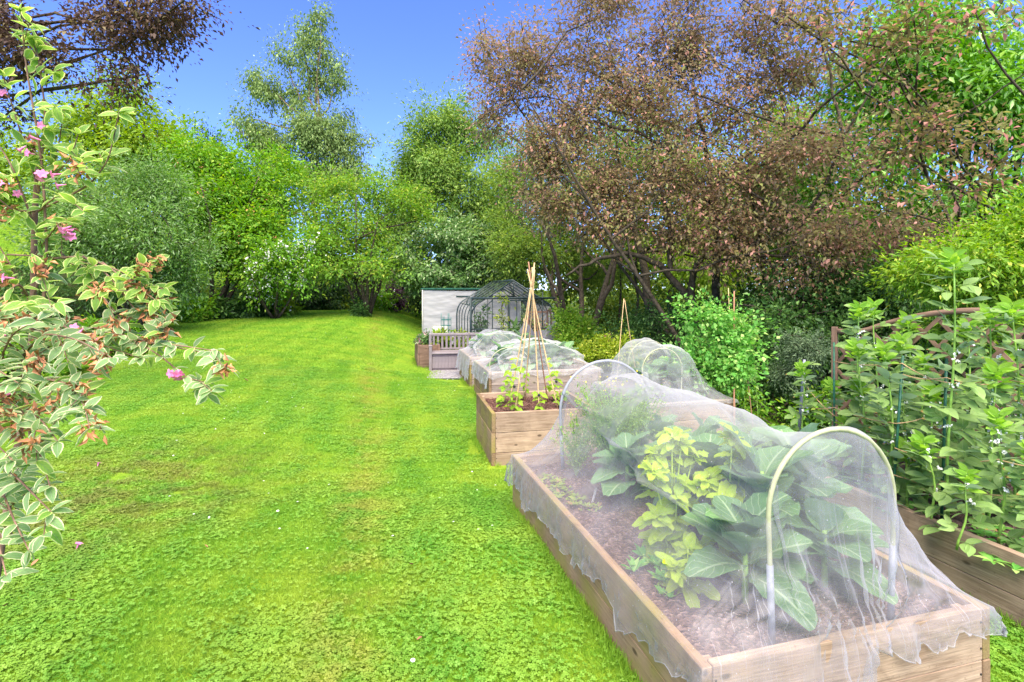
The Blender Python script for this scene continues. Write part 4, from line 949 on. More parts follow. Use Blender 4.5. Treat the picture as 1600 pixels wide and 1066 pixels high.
netting('pale net draped low over the small far bed, touching the bench', 'E', [(.2, .70, .62, .48, .1), (1.2, .78, .62, .46)], (.16, .1, .42, .1), seed=8, mat='net_far', bumps=.035)
hoop('cream hoop at the left of the net beside the pea plants', 'H', .25, .36, .28, .64, .008)
hoop('cream hoop at the right of the net beside the pea plants', 'H', 1.05, .60, .32, .66, .008)
netting('grey-white net over the bed in front of the pea plants', 'H', [(.25, .46, .40, .66, .04), (1.1, .5, .42, .68)], (.04, .1, .1, .05), seed=11, mat='net_far', bumps=.025)
# dense pinkish net on two poles, far
def pole_net():
    a, b = P(805, 545, 13.6), P(881, 545, 13.4); n = 40; rt = root('netting_screen', 'pinkish white net peaked at both ends behind the far netted beds', 'netting', (a.x, a.y, float(gz(a.x, a.y))), 0, 'netting over the beds')
    V = []; m = 14; o = np.array(tuple(rt.location))
    for i in range(m):
        w_ = i / (m - 1)
        for j in range(n):
            t = j / (n - 1); x = a.x + (b.x - a.x) * t
            top = 1.8 - (np.interp(t, [0, .18, .42, .62, .87, .97, 1], [530, 498, 519, 515, 499, 512, 538]) - 450) / 846 * 13.5
            V.append((x + .03 * math.sin(w_ * 9 + t * 12), a.y + .35 * w_ * (1 if t < .5 else .8) + .05 * math.sin(t * 25), top * (1 - w_) + .0 * w_ + .02 * math.sin(t * 40)))
    i = np.arange(m - 1)[:, None] * n; j = np.arange(n - 1)[None]; F = np.stack([i + j, i + j + 1, i + n + j + 1, i + n + j], -1).reshape(-1, 4)
    uv = np.stack(np.meshgrid(np.linspace(0, 1, n), np.linspace(0, 1, m)), -1).reshape(-1, 2)
    mkobj('mesh_sheet', newmesh('mesh_sheet', np.array(V) - o, F, uv, np.full(len(V), .5), True), M['net_pink'], rt)
    for t, tp in ((.18, 498), (.87, 499)):
        x = a.x + (b.x - a.x) * t; y = a.y; zt = 1.8 - (tp - 450) / 846 * 13.5
        mkobj('pole', newmesh('pole', *(lambda q: (q[0] - o, q[1], q[2]))(tube([(x, y + .06, -.2), (x, y + .06, zt)], .012, 6))), M['cane'], rt)
pole_net()

# ================================================================== VEGETABLES
def bp(bed, u, v, z=0):
    (O, e1, e2), W, L = BEDS[bed]; p = O + e1 * u + e2 * v; return np.array([p[0], p[1], TOP - .07 + z])
M['v_cabbage'] = leafmat('blue_green_cabbage_leaf', (.10, .21, .075), (.20, .35, .14), tr=.25, rough=.45, obj=True, vein=(.36, .48, .26), veins=7, under=(.22, .34, .2), bumpy=22)
M['v_mustard'] = leafmat('chartreuse_mustard_leaf', (.38, .56, .03), (.58, .72, .07), tr=.45, obj=True, vein=(.62, .70, .18), veins=6, bumpy=30)
M['v_bean'] = leafmat('broad_bean_leaf', (.17, .31, .07), (.33, .46, .14), tr=.35, rough=.5, spec=.3, obj=True, vein=(.34, .46, .20), veins=7, under=(.30, .42, .24), tip=(.4, .2, .06))
M['v_beantop'] = leafmat('young_bean_leaf', (.24, .48, .05), (.38, .60, .08), tr=.45, obj=True, vein=(.40, .55, .16), veins=6)
M['v_runner'] = leafmat('climbing_bean_leaf', (.26, .48, .03), (.42, .60, .05), tr=.45, obj=True, vein=(.5, .62, .15), veins=5)
M['v_pea'] = leafmat('pea_leaves', (.10, .34, .05), (.26, .50, .10), third=(.40, .58, .16), third_amt=.15, tr=.4)
M['v_dill'] = leafmat('feathery_leaves', (.18, .34, .06), (.36, .50, .12), tr=.4)
M['v_seedling'] = leafmat('salad_seedling_leaves', (.20, .30, .04), (.38, .44, .08), third=(.34, .22, .10), tr=.4)

def leaf_variants(n, mat, **kw):
    out = []
    for s in range(n):
        V, F, U = T_leaf(seed=s, **{k: (v(s) if callable(v) and k != 'prof' else v) for k, v in kw.items()})
        me = newmesh('leaf', V, F, U, np.full(len(V), .2 + .15 * s), True); me.materials.append(M[mat]); out.append(me)
    return out
cabbage_prof = lambda t: (.10 + .0 * t if t < .22 else .1 + .9 * math.sin(PI * min(1, (t - .22) / .78 * .93 + .04)) ** .6)
LV_CAB = leaf_variants(5, 'v_cabbage', w=.78, rows=8, fold=.16, droop=lambda s: .25 + .12 * s, prof=cabbage_prof, wave=.045)
LV_MUS = leaf_variants(5, 'v_mustard', w=.60, rows=7, fold=.18, droop=lambda s: .35 + .15 * s, prof=lambda t: (.08 if t < .12 else .08 + .92 * math.sin(PI * min(1, (t - .12) / .88 * .9 + .06)) ** .6), wave=.075)
bl = T_leaf(w=.5, rows=4, fold=.10, droop=.18, cols=(-1, 0, 1))
def pinnate(n, sz, jit, spread=1.15, ln=.09):
    rr = random.Random(jit); parts = []
    for q in range(n):
        s = 1 if q % 2 else -1; y = ln * (.5 + .5 * (q // 2)) / max(1, (n + 1) // 2) * 1.6
        parts.append((bl, rot('Z', -s * spread * rr.uniform(.7, 1.1)) @ rot('Y', rr.uniform(-.5, .5)) @ rot('X', rr.uniform(-.3, .35)), (0, y, -.15 * y), sz * rr.uniform(.85, 1.1)))
    return parts
def compound_mesh(n, sz, seed, mat, ln=.09, stemmat='stem_green'):
    V, F, U = merge(pinnate(n, sz, seed, ln=ln)); A = Acc(); A.add(V, F, U, .2 + .11 * seed)
    A.add(*tube([(0, 0, 0), (0, ln * .6, 0), (0, ln, -.01)], .0022, 4, False), rnd=.3)
    me = A.mesh('leaf', True); me.materials.append(M[mat]); return me
LV_BEAN = [compound_mesh(4, .105, s, 'v_bean') for s in range(5)]
LV_BTOP = [compound_mesh(3, .080, s, 'v_beantop', .04) for s in range(4)]
LV_RUN = []
for s in range(4):
    rr = random.Random(s); parts = [(T_leaf(w=.8, rows=4, fold=.12, droop=.3, cols=(-1, 0, 1), prof=lambda t: (math.sin(PI * min(1, t ** .6 * .95 + .03)) ** .9)), rot('Z', a) @ rot('X', rr.uniform(-.4, .1)), (0, .03, 0), .065) for a in (0, 1.5, -1.5)]
    V, F, U = merge(parts); A = Acc(); A.add(V, F, U, .2 + .15 * s); A.add(*tube([(0, 0, 0), (0, .03, 0)], .0015, 4, False)); me = A.mesh('leaf', True); me.materials.append(M['v_runner']); LV_RUN.append(me)
def orient(o, d, n, s):
    d = Vector(tuple(d)).normalized(); n = Vector(tuple(n)); x = d.cross(n).normalized(); z = x.cross(d)
    o.matrix_basis = Matrix.Translation(o.location) @ Matrix((x, d, z)).transposed().to_4x4() @ Matrix.Scale(s, 4)
def add_leaf(rt, me, p, d, n, s, name='leaf'):
    o = bpy.data.objects.new(name, me); C.objects.link(o); o.parent = rt; o.location = Vector(tuple(p)); orient(o, d, n, s); return o
def stem_part(rt, pts, r, mat, name='stem', n=6):
    return mkobj(name, newmesh(name, *tube(pts, r, n), None, True), M[mat], rt)

def cabbage(label, bed, u, v, h, size, n, seed, lean=(0, 0)):
    rr = random.Random(seed); b = bp(bed, u, v); rt = root('cabbage_plant', label, 'plant', tuple(b), rr.random() * 6, 'cabbages and greens under the near net')
    k = np.linspace(0, 1, 6); pts = [(lean[0] * t, lean[1] * t, h * .80 * t) for t in k]; stem_part(rt, pts, np.linspace(.017, .012, 6), 'stem_green')
    for i in range(n):
        t = i / n; a = i * 2.4 + rr.uniform(-.3, .3); z = h * (.22 + .55 * t); el = R(16 + 62 * t + rr.uniform(-14, 14))
        d = (math.cos(a) * math.cos(el), math.sin(a) * math.cos(el), math.sin(el)); nn = (-math.cos(a) * math.sin(el) * 1, -math.sin(a) * math.sin(el), math.cos(el))
        add_leaf(rt, LV_CAB[rr.randrange(5)], (lean[0] * t, lean[1] * t, z), d, nn, size * rr.uniform(.8, 1.15) * (1 - .25 * t))
    return rt
CB = [(.52, .42, .42, .30, 10, 'leafy cabbage nearest the left leg of the near hoop'), (.98, .42, .36, .27, 9, 'spreading cabbage at the front right corner of the net'), (.78, .62, .66, .33, 12, 'tall cabbage seen through the near hoop'),
      (1.14, .74, .68, .32, 12, 'cabbage with upright leaves against the right side of the net'), (.74, 1.02, .58, .31, 11, 'large cabbage behind the near hoop'), (1.16, 1.22, .58, .29, 11, 'cabbage at the right, two rows behind the hoop'),
      (.86, 1.46, .50, .30, 11, 'cabbage right of the yellow-green mustard'), (1.22, 1.70, .46, .27, 10, 'cabbage midway along the right-hand side'), (.58, 1.72, .40, .25, 12, 'blue-green leafy cabbage left of the tall mustard'), (1.0, 2.0, .46, .26, 10, 'far cabbage in front of the grey hoop')]
for i, (u, v, h, s, n, lab) in enumerate(CB): cabbage(lab, 'A', u, v, h, s * 1.12, n + 4, 200 + i)
def mustard(label, bed, u, v, stems, seed, top=1.0):
    rr = random.Random(seed); b = bp(bed, u, v); rt = root('mustard_plant', label, 'plant', tuple(b), 0, 'yellow-green plants under the near net')
    for (dx, dy, h, nl) in stems:
        k = 8; pts = np.array([(dx * t ** 1.3, dy * t ** 1.3, h * 1.1 * t - .03 * math.sin(PI * t)) for t in np.linspace(0, 1, k)]); stem_part(rt, pts, np.linspace(.008, .004, k), 'stem_yellow')
        for i in range(nl):
            t = (i + .4) / nl; p = [np.interp(t, np.linspace(0, 1, k), pts[:, q]) for q in range(3)]; a = i * 2.4 + rr.random(); el = R(rr.uniform(-25, 30) + 25 * t)
            d = (math.cos(a) * math.cos(el), math.sin(a) * math.cos(el), math.sin(el)); sz = rr.uniform(.11, .19) * (1.25 - .75 * t)
            add_leaf(rt, LV_MUS[rr.randrange(5)], p, d, (rr.uniform(-.3, .3), rr.uniform(-.5, .1), 1), sz)
        for i in range(14):       # crowded crinkled top
            a = rr.random() * 6.3; el = R(rr.uniform(0, 75)); p = pts[-1] - np.array([0, 0, rr.uniform(0, .12 * h)])
            add_leaf(rt, LV_MUS[rr.randrange(5)], p, (math.cos(a) * math.cos(el), math.sin(a) * math.cos(el), math.sin(el)), (0, -.4, 1), rr.uniform(.05, .095))
    return rt
def mloc(x, y, Y): 
    (O, e1, e2), W, L = BEDS['A']; X = (x - 800) / 846 * Y; d = np.array([X - O[0], Y - O[1], 0]); return float(d @ e1), float(d @ e2)
u, v = mloc(1050, 0, 2.98); mustard('tall chartreuse mustard with a bushy drooping top, left of the pair', 'A', u, v, [(.0, 0, .62, 11), (.06, .02, .60, 11), (-.12, -.04, .46, 9), (.20, -.02, .42, 9), (.0, -.10, .34, 8), (-.07, .05, .52, 10), (.14, .05, .52, 10), (-.10, -.08, .24, 7), (.04, .06, .60, 9)], 301)
u, v = mloc(1135, 0, 2.85); mustard('slimmer chartreuse mustard with a pointed top, right of the pair', 'A', u, v, [(.04, .02, .64, 11), (-.10, 0, .42, 9), (.20, -.10, .34, 8), (.11, .05, .54, 10), (-.02, -.08, .36, 8)], 302)
u, v = mloc(1075, 0, 2.62); mustard('low yellow-green mustard at the foot of the pair', 'A', u, v, [(0, 0, .20, 8), (-.08, -.05, .14, 6)], 303)

def feathery(label, bed, u, v, h, r, n, seed, yellow=0, name='dill_plant'):
    rng = np.random.RandomState(seed); b = bp(bed, u, v); rt = root(name, label, 'plant', tuple(b), 0, 'feathery herbs under the near net'); A = Acc(); B = Acc()
    for i in range(n):
        a = rng.rand() * 6.28; rr = r * rng.rand() ** .6; hh = h * rng.uniform(.55, 1); e = np.array([math.cos(a) * rr, math.sin(a) * rr, hh])
        pts = curve((0, 0, 0), (e[0] * .3, e[1] * .3, hh * .6), e, 7); B.add(*tube(pts, np.linspace(.004, .0015, 7), 4, False))
        m = 46; t = rng.uniform(.25, 1, m); p = np.stack([np.interp(t, np.linspace(0, 1, 7), pts[:, q]) for q in range(3)], -1) + rng.normal(size=(m, 3)) * .02
        scatter(D2n, frames(rng.normal(size=(m, 3)) + (0, 0, .4), rng.normal(size=(m, 3)) + (0, 0, 1)), p + rng.normal(size=(m, 3)) * .012, rng.uniform(.016, .036, m), rng.rand(m), A)
    mkobj('stems', B.mesh('stems'), M['stem_green'], rt); mkobj('foliage', A.mesh('foliage'), M['v_dill'], rt)
    if yellow:
        Fm = Acc(); m = yellow; p = np.c_[rng.normal(size=(m, 2)) * r * .4, h * rng.uniform(.93, 1.04, m)]
        scatter(D2r, frames(rng.normal(size=(m, 3)), rng.normal(size=(m, 3)) * .3 + (0, 0, 1)), p, rng.uniform(.012, .02, m), rng.rand(m), Fm); mkobj('flowers', Fm.mesh('flowers'), M['petal_yellow'], rt, kind='stuff')
feathery('bushy feathery herb with yellow flower heads filling the far end of the near net', 'A', .66, 2.1, .76, .36, 100, 401, 60)
feathery('fine feathery herb at the far left corner inside the near net', 'A', .40, 2.22, .48, .24, 34, 402, 12)
feathery('lower feathery herb in front of the grey hoop', 'A', .90, 2.3, .68, .36, 70, 403)
def seedlings(label, bed, pts, n, seed, mat='v_seedling', ll=.05, name='salad_seedlings', spread=.05, up=.8):
    rng = np.random.RandomState(seed); b = bp(bed, *pts[0]); t = rng.rand(n); P_ = np.array([bp(bed, *p) for p in pts]); k = np.linspace(0, 1, len(pts))
    c = np.stack([np.interp(t, k, P_[:, q]) for q in range(3)], -1) + np.c_[rng.normal(size=(n, 2)) * spread, np.zeros(n)]
    rt = root(name, label, 'seedlings', tuple(b)); A = Acc(); m = 7; ci = np.repeat(np.arange(n), m)
    a = rng.rand(n * m) * 6.28; d = np.c_[np.cos(a), np.sin(a), np.full(n * m, up)]
    scatter(T_leaf(w=.42, rows=3, fold=.1, droop=.3, cols=(-1, 0, 1)), frames(d, np.tile([0, 0, 1.], (n * m, 1)) + rng.normal(size=(n * m, 3)) * .2), c[ci] - b, (ll * rng.uniform(.5, 1.2, n))[ci] * rng.uniform(.7, 1.1, n * m), rng.rand(n * m), A)
    mkobj('leaves', A.mesh('leaves', True), M[mat], rt, kind='stuff')
seedlings('row of small salad seedlings along the left board inside the near net', 'A', [(.16, 2.3), (.18, 1.9), (.22, 1.55)], 60, 11)
seedlings('grassy weeds on the soil near the front left of the near net', 'A', [(.30, .85), (.28, .62)], 26, 12, 'v_pea', .075, 'weeds', .05, 1.1)
def small(name, label, cat, loc, meshdata, mat, part=None, **kw):
    pass
# seed label
b = bp('A', .34, 1.75, .02); o = mkobj('plant_label', bevbox(.016, .004, .13, .001), M['white'], None, tuple(b), label='small white plant label standing in the soil by the seedlings', category='plant label'); o.rotation_euler = (.15, .2, .4)
b = bp('A', .42, .60, .004); o = mkobj('dead_leaf', newmesh('dead_leaf', *[q for q in T_leaf(w=.5, rows=5, fold=.25, droop=.3)], None, True), M['deadleaf'], None, tuple(b), label='large tan withered leaf lying on the soil under the near net', category='leaf'); o.scale = (.17,) * 3; o.rotation_euler = (0, 0, 2.4)

# greens in the other netted beds
def brassica_far(label, bed, u, v, s, n, seed):
    rr = random.Random(seed); b = bp(bed, u, v); rt = root('brassica_plant', label, 'plant', tuple(b), 0, 'greens in the far netted beds')
    for i in range(n):
        t = i / n; a = i * 2.4; el = R(10 + 65 * t); d = (math.cos(a) * math.cos(el), math.sin(a) * math.cos(el), math.sin(el)); nn = (-math.cos(a) * math.sin(el), -math.sin(a) * math.sin(el), math.cos(el))
        add_leaf(rt, LV_CAB[rr.randrange(5)], (0, 0, .10 + .20 * t), d, nn, s * rr.uniform(.8, 1.1))
for i, (bed, u, v, s, lab) in enumerate((('D', .35, .5, .24, 'leftmost green under the wide low net'), ('D', .8, .45, .28, 'second green from the left under the wide low net'), ('D', 1.25, .5, .30, 'third green from the left under the wide low net'), ('D', 1.52, .5, .22, 'rightmost green under the wide low net'), ('D', 1.05, 1.0, .28, 'green at the back of the wide low net'),
                                    ('E', .4, .5, .28, 'left green under the net beside the bench'), ('E', .85, .5, .30, 'middle green under the net beside the bench'), ('E', 1.25, .6, .28, 'right green under the net beside the bench'),
                                    ('H', .3, .5, .26, 'left green under the net by the peas'), ('H', .68, .45, .28, 'middle green under the net by the peas'), ('H', .98, .55, .26, 'right green under the net by the peas'), ('H', .55, 1.0, .28, 'rear green under the net by the peas'))):
    brassica_far(lab, bed, u, min(v, .75), s * 1.2, 18, 500 + i)
seedlings('small leafy greens along the front of the wide low net', 'D', [(.15, .3), (.9, .28)], 50, 14, 'v_pea', .09, 'leafy_greens', .08)

# broad beans ----------------------------------------------------------------
def broad_bean(label, x, y0, y1, Y, seed, leany=0, lean=0, big=1.0):
    """base seen at x on the soil, top seen at photo row y1"""
    rr = random.Random(seed); X = (x - 800) / 846 * Y; z0 = TOP - .07; z1 = 1.8 - (y1 - 450) / 846 * Y; h = z1 - z0
    rt = root('broad_bean_plant', label, 'plant', (X, Y, z0), 0, 'broad bean plants in the right-hand bed')
    k = 9; T_ = np.linspace(0, 1, k); pts = np.array([(lean * t ** 1.5 + .012 * math.sin(t * 7 + seed), leany * t + .01 * math.cos(t * 6), h * t) for t in T_])
    stem_part(rt, pts, np.linspace(.0105, .005, k) * big, 'stem_green', n=4)
    n = max(6, int(h / .050)); FL = Acc()
    for i in range(n):
        t = (i + 1) / (n + .6); p = np.array([np.interp(t, T_, pts[:, q]) for q in range(3)]); a = i * PI + rr.uniform(-.9, .9) + seed; el = R(rr.uniform(5, 45))
        d = np.array([math.cos(a) * math.cos(el), math.sin(a) * math.cos(el), math.sin(el)])
        add_leaf(rt, LV_BEAN[rr.randrange(5)], p, d, (rr.uniform(-.3, .3), rr.uniform(-.5, .1), 1), rr.uniform(.9, 1.35) * big * (1 - .2 * t))
        if .35 < t < .85 and rr.random() < .4:
            for q in range(3):
                f = p + np.array([rr.uniform(-.03, .03), -.02 + rr.uniform(-.02, .02), .03 + rr.uniform(-.01, .02)]); r_ = np.random.RandomState(seed * 50 + i * 5 + q)
                scatter(D2r, frames(r_.normal(size=(3, 3)), r_.normal(size=(3, 3))), np.tile(f, (3, 1)), np.full(3, .018), r_.rand(3), FL)
    for i in range(9):
        a = i * 2.4; el = R(25 + 7 * i); p = pts[-1] - np.array([0, 0, .012 * (9 - i)])
        add_leaf(rt, LV_BTOP[rr.randrange(4)], p, (math.cos(a) * math.cos(el), math.sin(a) * math.cos(el), math.sin(el)), (-math.cos(a) * .8, -math.sin(a) * .8, .7), rr.uniform(.8, 1.1) * big)
    if FL.n: mkobj('flowers', FL.mesh('flowers'), M['petal_white'], rt)
BB = [(1482, 402, 3.35, 'tallest broad bean, standing clear above the trellis arch', 1.15), (1395, 545, 3.6, 'broad bean just right of the near hoop with a leafy green top', 1), (1335, 480, 4.25, 'tall broad bean at the left end of the trellis', 1.05), (1372, 478, 4.4, 'broad bean leaning right beside the left trellis post', 1),
      (1415, 530, 3.75, 'bushy broad bean left of the tallest one', 1), (1440, 560, 4.3, 'broad bean behind the leaning green stake', 1), (1540, 490, 3.7, 'broad bean right of the tallest one, below the arch', 1.05), (1590, 480, 3.5, 'broad bean at the right edge with pale leaves', 1.1),
      (1640, 520, 3.3, 'broad bean cut by the right edge of the picture', 1.1), (1565, 650, 3.1, 'short broad bean with a curved stem near the board', 1), (1520, 600, 4.0, 'broad bean in the second row under the arch', 1), (1300, 600, 4.5, 'short broad bean left of the dark green stake', .95),
      (1255, 572, 4.62, 'lone broad bean beside the pale wooden stake', .95), (1350, 600, 4.1, 'middling broad bean behind the net', 1), (1460, 690, 3.3, 'low broad bean with broad pale leaves at the front', 1), (1500, 740, 3.05, 'smallest broad bean by the dark soil at the board', .85),
      (1610, 600, 3.9, 'broad bean behind the curved stem at the right', 1), (1385, 640, 3.9, 'low broad bean beside the net', .95),
      (1425, 500, 4.5, 'tall broad bean in the back row left of the tallest one', 1.1), (1510, 510, 4.2, 'tall broad bean in the back row just right of the tallest one', 1.1), (1570, 560, 4.3, 'broad bean in the back row under the right part of the arch', 1.1), (1350, 540, 4.0, 'leafy broad bean before the left part of the trellis', 1.1),
      (1450, 610, 3.7, 'leafy broad bean at the foot of the tallest one', 1.1), (1545, 580, 3.4, 'leafy broad bean right of the tied stem', 1.1), (1610, 700, 2.95, 'low broad bean leaning at the lower right edge', 1), (1420, 700, 3.55, 'low leafy broad bean touching the near net', 1), (1320, 660, 4.2, 'low broad bean at the foot of the straight green stake', 1)]
for i, (x, y1, Y, lab, big) in enumerate(BB): broad_bean(lab, x, 0, y1, Y, 700 + i, 0, random.Random(i).uniform(-.06, .06), big)
seedlings('low green weeds on the soil of the broad bean bed', 'B', [(.25, 2.2), (.5, 1.2), (.35, .6), (.9, .4), (.9, 1.6)], 170, 15, 'v_pea', .08, 'weeds', .2, .5)

def stick(name, label, cat, a, b, r, mat, group=None, n=7, top=None):
    a = Vector(tuple(a)); b = Vector(tuple(b)); V, F, U = tube([Vector((0, 0, 0)), (b - a) * .5, b - a], [r, r * .97, r * .9], n)
    return mkobj(name, newmesh(name, V, F, U, None, False), M[mat], None, a, label=label, category=cat, **({'group': group} if group else {}))
def soilpt(x, Y): X = (x - 800) / 846 * Y; return Vector((X, Y, TOP - .1))
stick('wooden_stake', 'pale grey wooden stake at the far left corner of the bean bed', 'stake', soilpt(1245, 4.75), P(1257, 562, 4.75), .015, 'sleeve', n=4)
for x0, x1, y1, Y, lab in ((1304, 1303, 535, 4.35, 'straight green stake before the left trellis post'), (1393, 1411, 556, 3.55, 'green stake leaning right just behind the near net'), (1471, 1479, 560, 3.42, 'green stake tied behind the tallest bean stem'), (1552, 1550, 585, 4.0, 'green stake under the right half of the arch')):
    stick('green_stake', lab, 'stake', soilpt(x0, Y), P(x1, y1, Y), .009, 'stake', 'green stakes among the broad beans')
def twine(label, pts, r=.0032):
    p = np.array([tuple(q) for q in pts]); t = np.linspace(0, len(p) - 1, 8 * (len(p) - 1) + 1); q = np.stack([np.interp(t, range(len(p)), p[:, k]) for k in range(3)], -1); q[:, 2] -= .02 * np.abs(np.sin(t * PI)); b = q[0].copy()
    V, F, U = tube(q - b, r, 5); mkobj('twine', newmesh('twine', V, F, U, None, True), M['twine'], None, tuple(b), label=label, category='twine', group='strings tied round the broad beans')
for lab, pts in (('twine along the top of the bean row from the green stake to the right edge', (P(1303, 565, 4.33), P(1410, 568, 3.54), P(1480, 598, 3.38), P(1560, 590, 3.5), P(1680, 600, 3.0))),
                 ('twine across the middle of the row, knotted on the leaning green stake', (P(1257, 633, 4.73), P(1304, 637, 4.33), P(1400, 662, 3.54), P(1470, 640, 3.40))),
                 ('twine from the pale wooden stake sloping down to the green stake', (P(1257, 600, 4.73), P(1304, 650, 4.33))),
                 ('lower twine running right behind the near hoop', (P(1398, 700, 3.54), P(1474, 715, 3.40), P(1560, 718, 3.2), P(1660, 730, 3.0))),
                 ('lowest twine just above the bean bed board', (P(1396, 742, 3.54), P(1474, 752, 3.40), P(1570, 775, 3.1))),
                 ('upper twine from the leaning stake to the tallest stem', (P(1410, 585, 3.53), P(1478, 590, 3.38), P(1550, 600, 3.98)))):
    twine(lab, pts)

# peas on canes ----------------------------------------------------------------
def peas():
    rng = np.random.RandomState(9); b = np.array([*gp(1125, 7.2)]); rt = root('pea_plants', 'rounded mass of climbing peas with pods on canes behind the net', 'plant', tuple(b))
    lb = [lobe(1100, 520, 7.1, 42, 32, .28), lobe(1145, 560, 7.0, 44, 44, .3), lobe(1090, 570, 7.2, 34, 40, .25), lobe(1165, 510, 7.2, 24, 24, .2), lobe(1075, 500, 7.1, 18, 14, .15), lobe(1135, 600, 7.1, 48, 32, .28), lobe(1185, 555, 7.0, 14, 14, .12), lobe(1115, 492, 7.1, 14, 12, .12)]
    cc, cl, A = crown_leaves(rng, lb, 520, 12, .048, .12, T=D2r, shell=.5, droop=.2)
    mkobj('foliage', A.mesh('foliage', origin=b), M['v_pea'], rt)
    B = Acc()
    for j in range(90):
        c = cc[rng.randint(len(cc))] - b; B.add(*tube(curve(c, c + rng.normal(size=3) * .05 + (0, 0, .04), c + rng.normal(size=3) * .09 + (0, 0, .02), 6), .0014, 3, False))
    for x in (1100, 1125, 1150, 1185, 1165):
        g = np.array([*gp(x, 7.15)]); B.add(*tube(curve(g - b, g - b + (0, 0, .5), np.array(tuple(P(x - 10, 530, 7.15))) - b, 8), .005, 4, False))
    mkobj('tendrils', B.mesh('tendrils'), M['stem_green'], rt)
    pod = T_leaf(w=.22, rows=4, fold=-.25, droop=.05, cols=(-1, 0, 1)); me = newmesh('pod', pod[0], pod[1], pod[2], np.full(len(pod[0]), .6), True); me.materials.append(M['v_pea'])
    front = cc[cc[:, 1] < 7.1]
    for j in range(34):
        c = front[rng.randint(len(front))] - b + (0, -.06, 0); add_leaf(rt, me, c, (rng.normal() * .3, rng.normal() * .2, -1), (rng.normal() * .3, -1, 0), .07, 'pod')
peas()
g5 = 'canes among the peas'
stick('cane', 'orange-brown cane rising above the peas', 'cane', gp(1146, 7.25), P(1147, 455, 7.25), .009, 'cane_dark', g5)
stick('cane', 'thin greyish cane just left of the orange-brown one above the peas', 'cane', gp(1148, 7.4), P(1138, 450, 7.4), .006, 'cane', g5)
stick('cane', 'short orange-brown cane at the right corner post of the netted bed', 'cane', gp(1147, 6.8), P(1147, 606, 6.8), .010, 'cane_dark', g5)
stick('cane', 'dark thin stick poking from the grass right of the netted bed', 'cane', gp(1180, 6.9), P(1168, 590, 6.9), .006, 'cane_dark', g5)

# wigwams ----------------------------------------------------------------------
def wigwam(label, apex, feet, r, mat, over, seed, tie=True):
    rt = root('cane_wigwam', label, 'plant support', (apex.x, apex.y, feet[0][2])); o = Vector(rt.location)
    for i, f in enumerate(feet):
        f = Vector(tuple(f)); d = (apex - f); e = apex + d.normalized() * over * (1 + .25 * math.sin(i * 2.3 + seed)) + Vector((.02 * math.sin(i * 2), .02 * math.cos(i * 2), 0))
        k = 10; pts = [f + (e - f) * t - o + Vector((math.sin(i + t * 5) * .004, 0, 0)) for t in np.linspace(0, 1, k)]; rr_ = [r * (1.12 if q % 3 == 1 else 1) for q in range(k)]
        V, F, U = tube(pts, rr_, 7); mkobj('cane', newmesh('cane', V, F, U, None, False), M[mat if i != 3 else 'cane_dark'], rt)
    if tie:
        th = np.linspace(0, 2 * PI * 4, 60); V, F, U = tube(np.c_[np.cos(th) * (r * 2.6), np.sin(th) * (r * 2.6), th / 60 * .12] + np.array(tuple(apex - o)) - (0, 0, .02), .0045, 5); mkobj('tie', newmesh('tie', V, F, U, None, True), M['twine'], rt)
    return rt
cb = lambda u, v: bp('C', u, v, -.02)
ap = P(831, 446, 6.75)
wigwam('six-cane bamboo wigwam tied at the top in the square bed', ap, [cb(.34, .34), cb(.62, .26), cb(.90, .42), cb(.88, .78), cb(.6, .9), cb(.36, .76)], .0085, 'cane', .24, 1)
ap2 = P(975, 474, 8.6)
wigwam('slender two-cane support standing alone behind the netted beds', ap2, [Vector(gp(958, 8.5)), Vector(gp(1003, 8.7))], .006, 'cane', .06, 2, False)
def runner(label, u, v, h, n, seed, to=None):
    rr = random.Random(seed); b = bp('C', u, v); rt = root('climbing_bean_plant', label, 'plant', tuple(b), 0, 'young beans climbing the wigwam')
    top = (Vector((ap.x, ap.y, ap.z)) - Vector(tuple(b))).normalized() * h; k = 7
    pts = np.array([(top.x * t + .012 * math.sin(t * 14 + seed), top.y * t + .012 * math.cos(t * 14), top.z * t) for t in np.linspace(0, 1, k)]); stem_part(rt, pts, np.linspace(.003, .0018, k), 'stem_green', n=4)
    for i in range(n):
        t = (i + .8) / n; p = [np.interp(min(t, 1), np.linspace(0, 1, k), pts[:, q]) for q in range(3)]; a = rr.random() * 6.3; el = R(rr.uniform(-10, 35))
        add_leaf(rt, LV_RUN[rr.randrange(4)], p, (math.cos(a) * math.cos(el), math.sin(a) * math.cos(el), math.sin(el)), (0, -.4, 1), rr.uniform(.9, 1.4))
for i, (u, v, h, n, lab) in enumerate(((.27, .32, .55, 9, 'young bean climbing the left front cane of the wigwam'), (.64, .25, .22, 6, 'low young bean at the foot of the front cane'), (.98, .42, .62, 9, 'young bean on the right front cane with a leafy top'), (1.0, .85, .34, 7, 'young bean at the right rear cane'), (.6, 1.0, .45, 7, 'young bean on the rear cane of the wigwam'), (.3, .8, .6, 8, 'young bean on the left rear cane'), (.36, .36, .16, 5, 'small bean seedling by the left front cane'), (.22, .62, .1, 3, 'tiny yellowish bean seedling near the left board'))):
    runner(lab, u, v, h, n, 800 + i)
for i, (u, v, h) in enumerate(((.28, .33, .30), (.63, .24, .20), (.97, .42, .33))):
    b = Vector(tuple(bp('C', u, v))); q = b + (ap - b).normalized() * h; V, F, U = tube([(0, 0, -.012), (0, 0, .012)], .016, 8)
    mkobj('tie', newmesh('tie', V, F, U), M['black_tie'], None, q, label=('black tie round the left front cane', 'black tie low on the front cane', 'black tie on the right front cane')[i], category='tie', group='black ties on the wigwam canes')
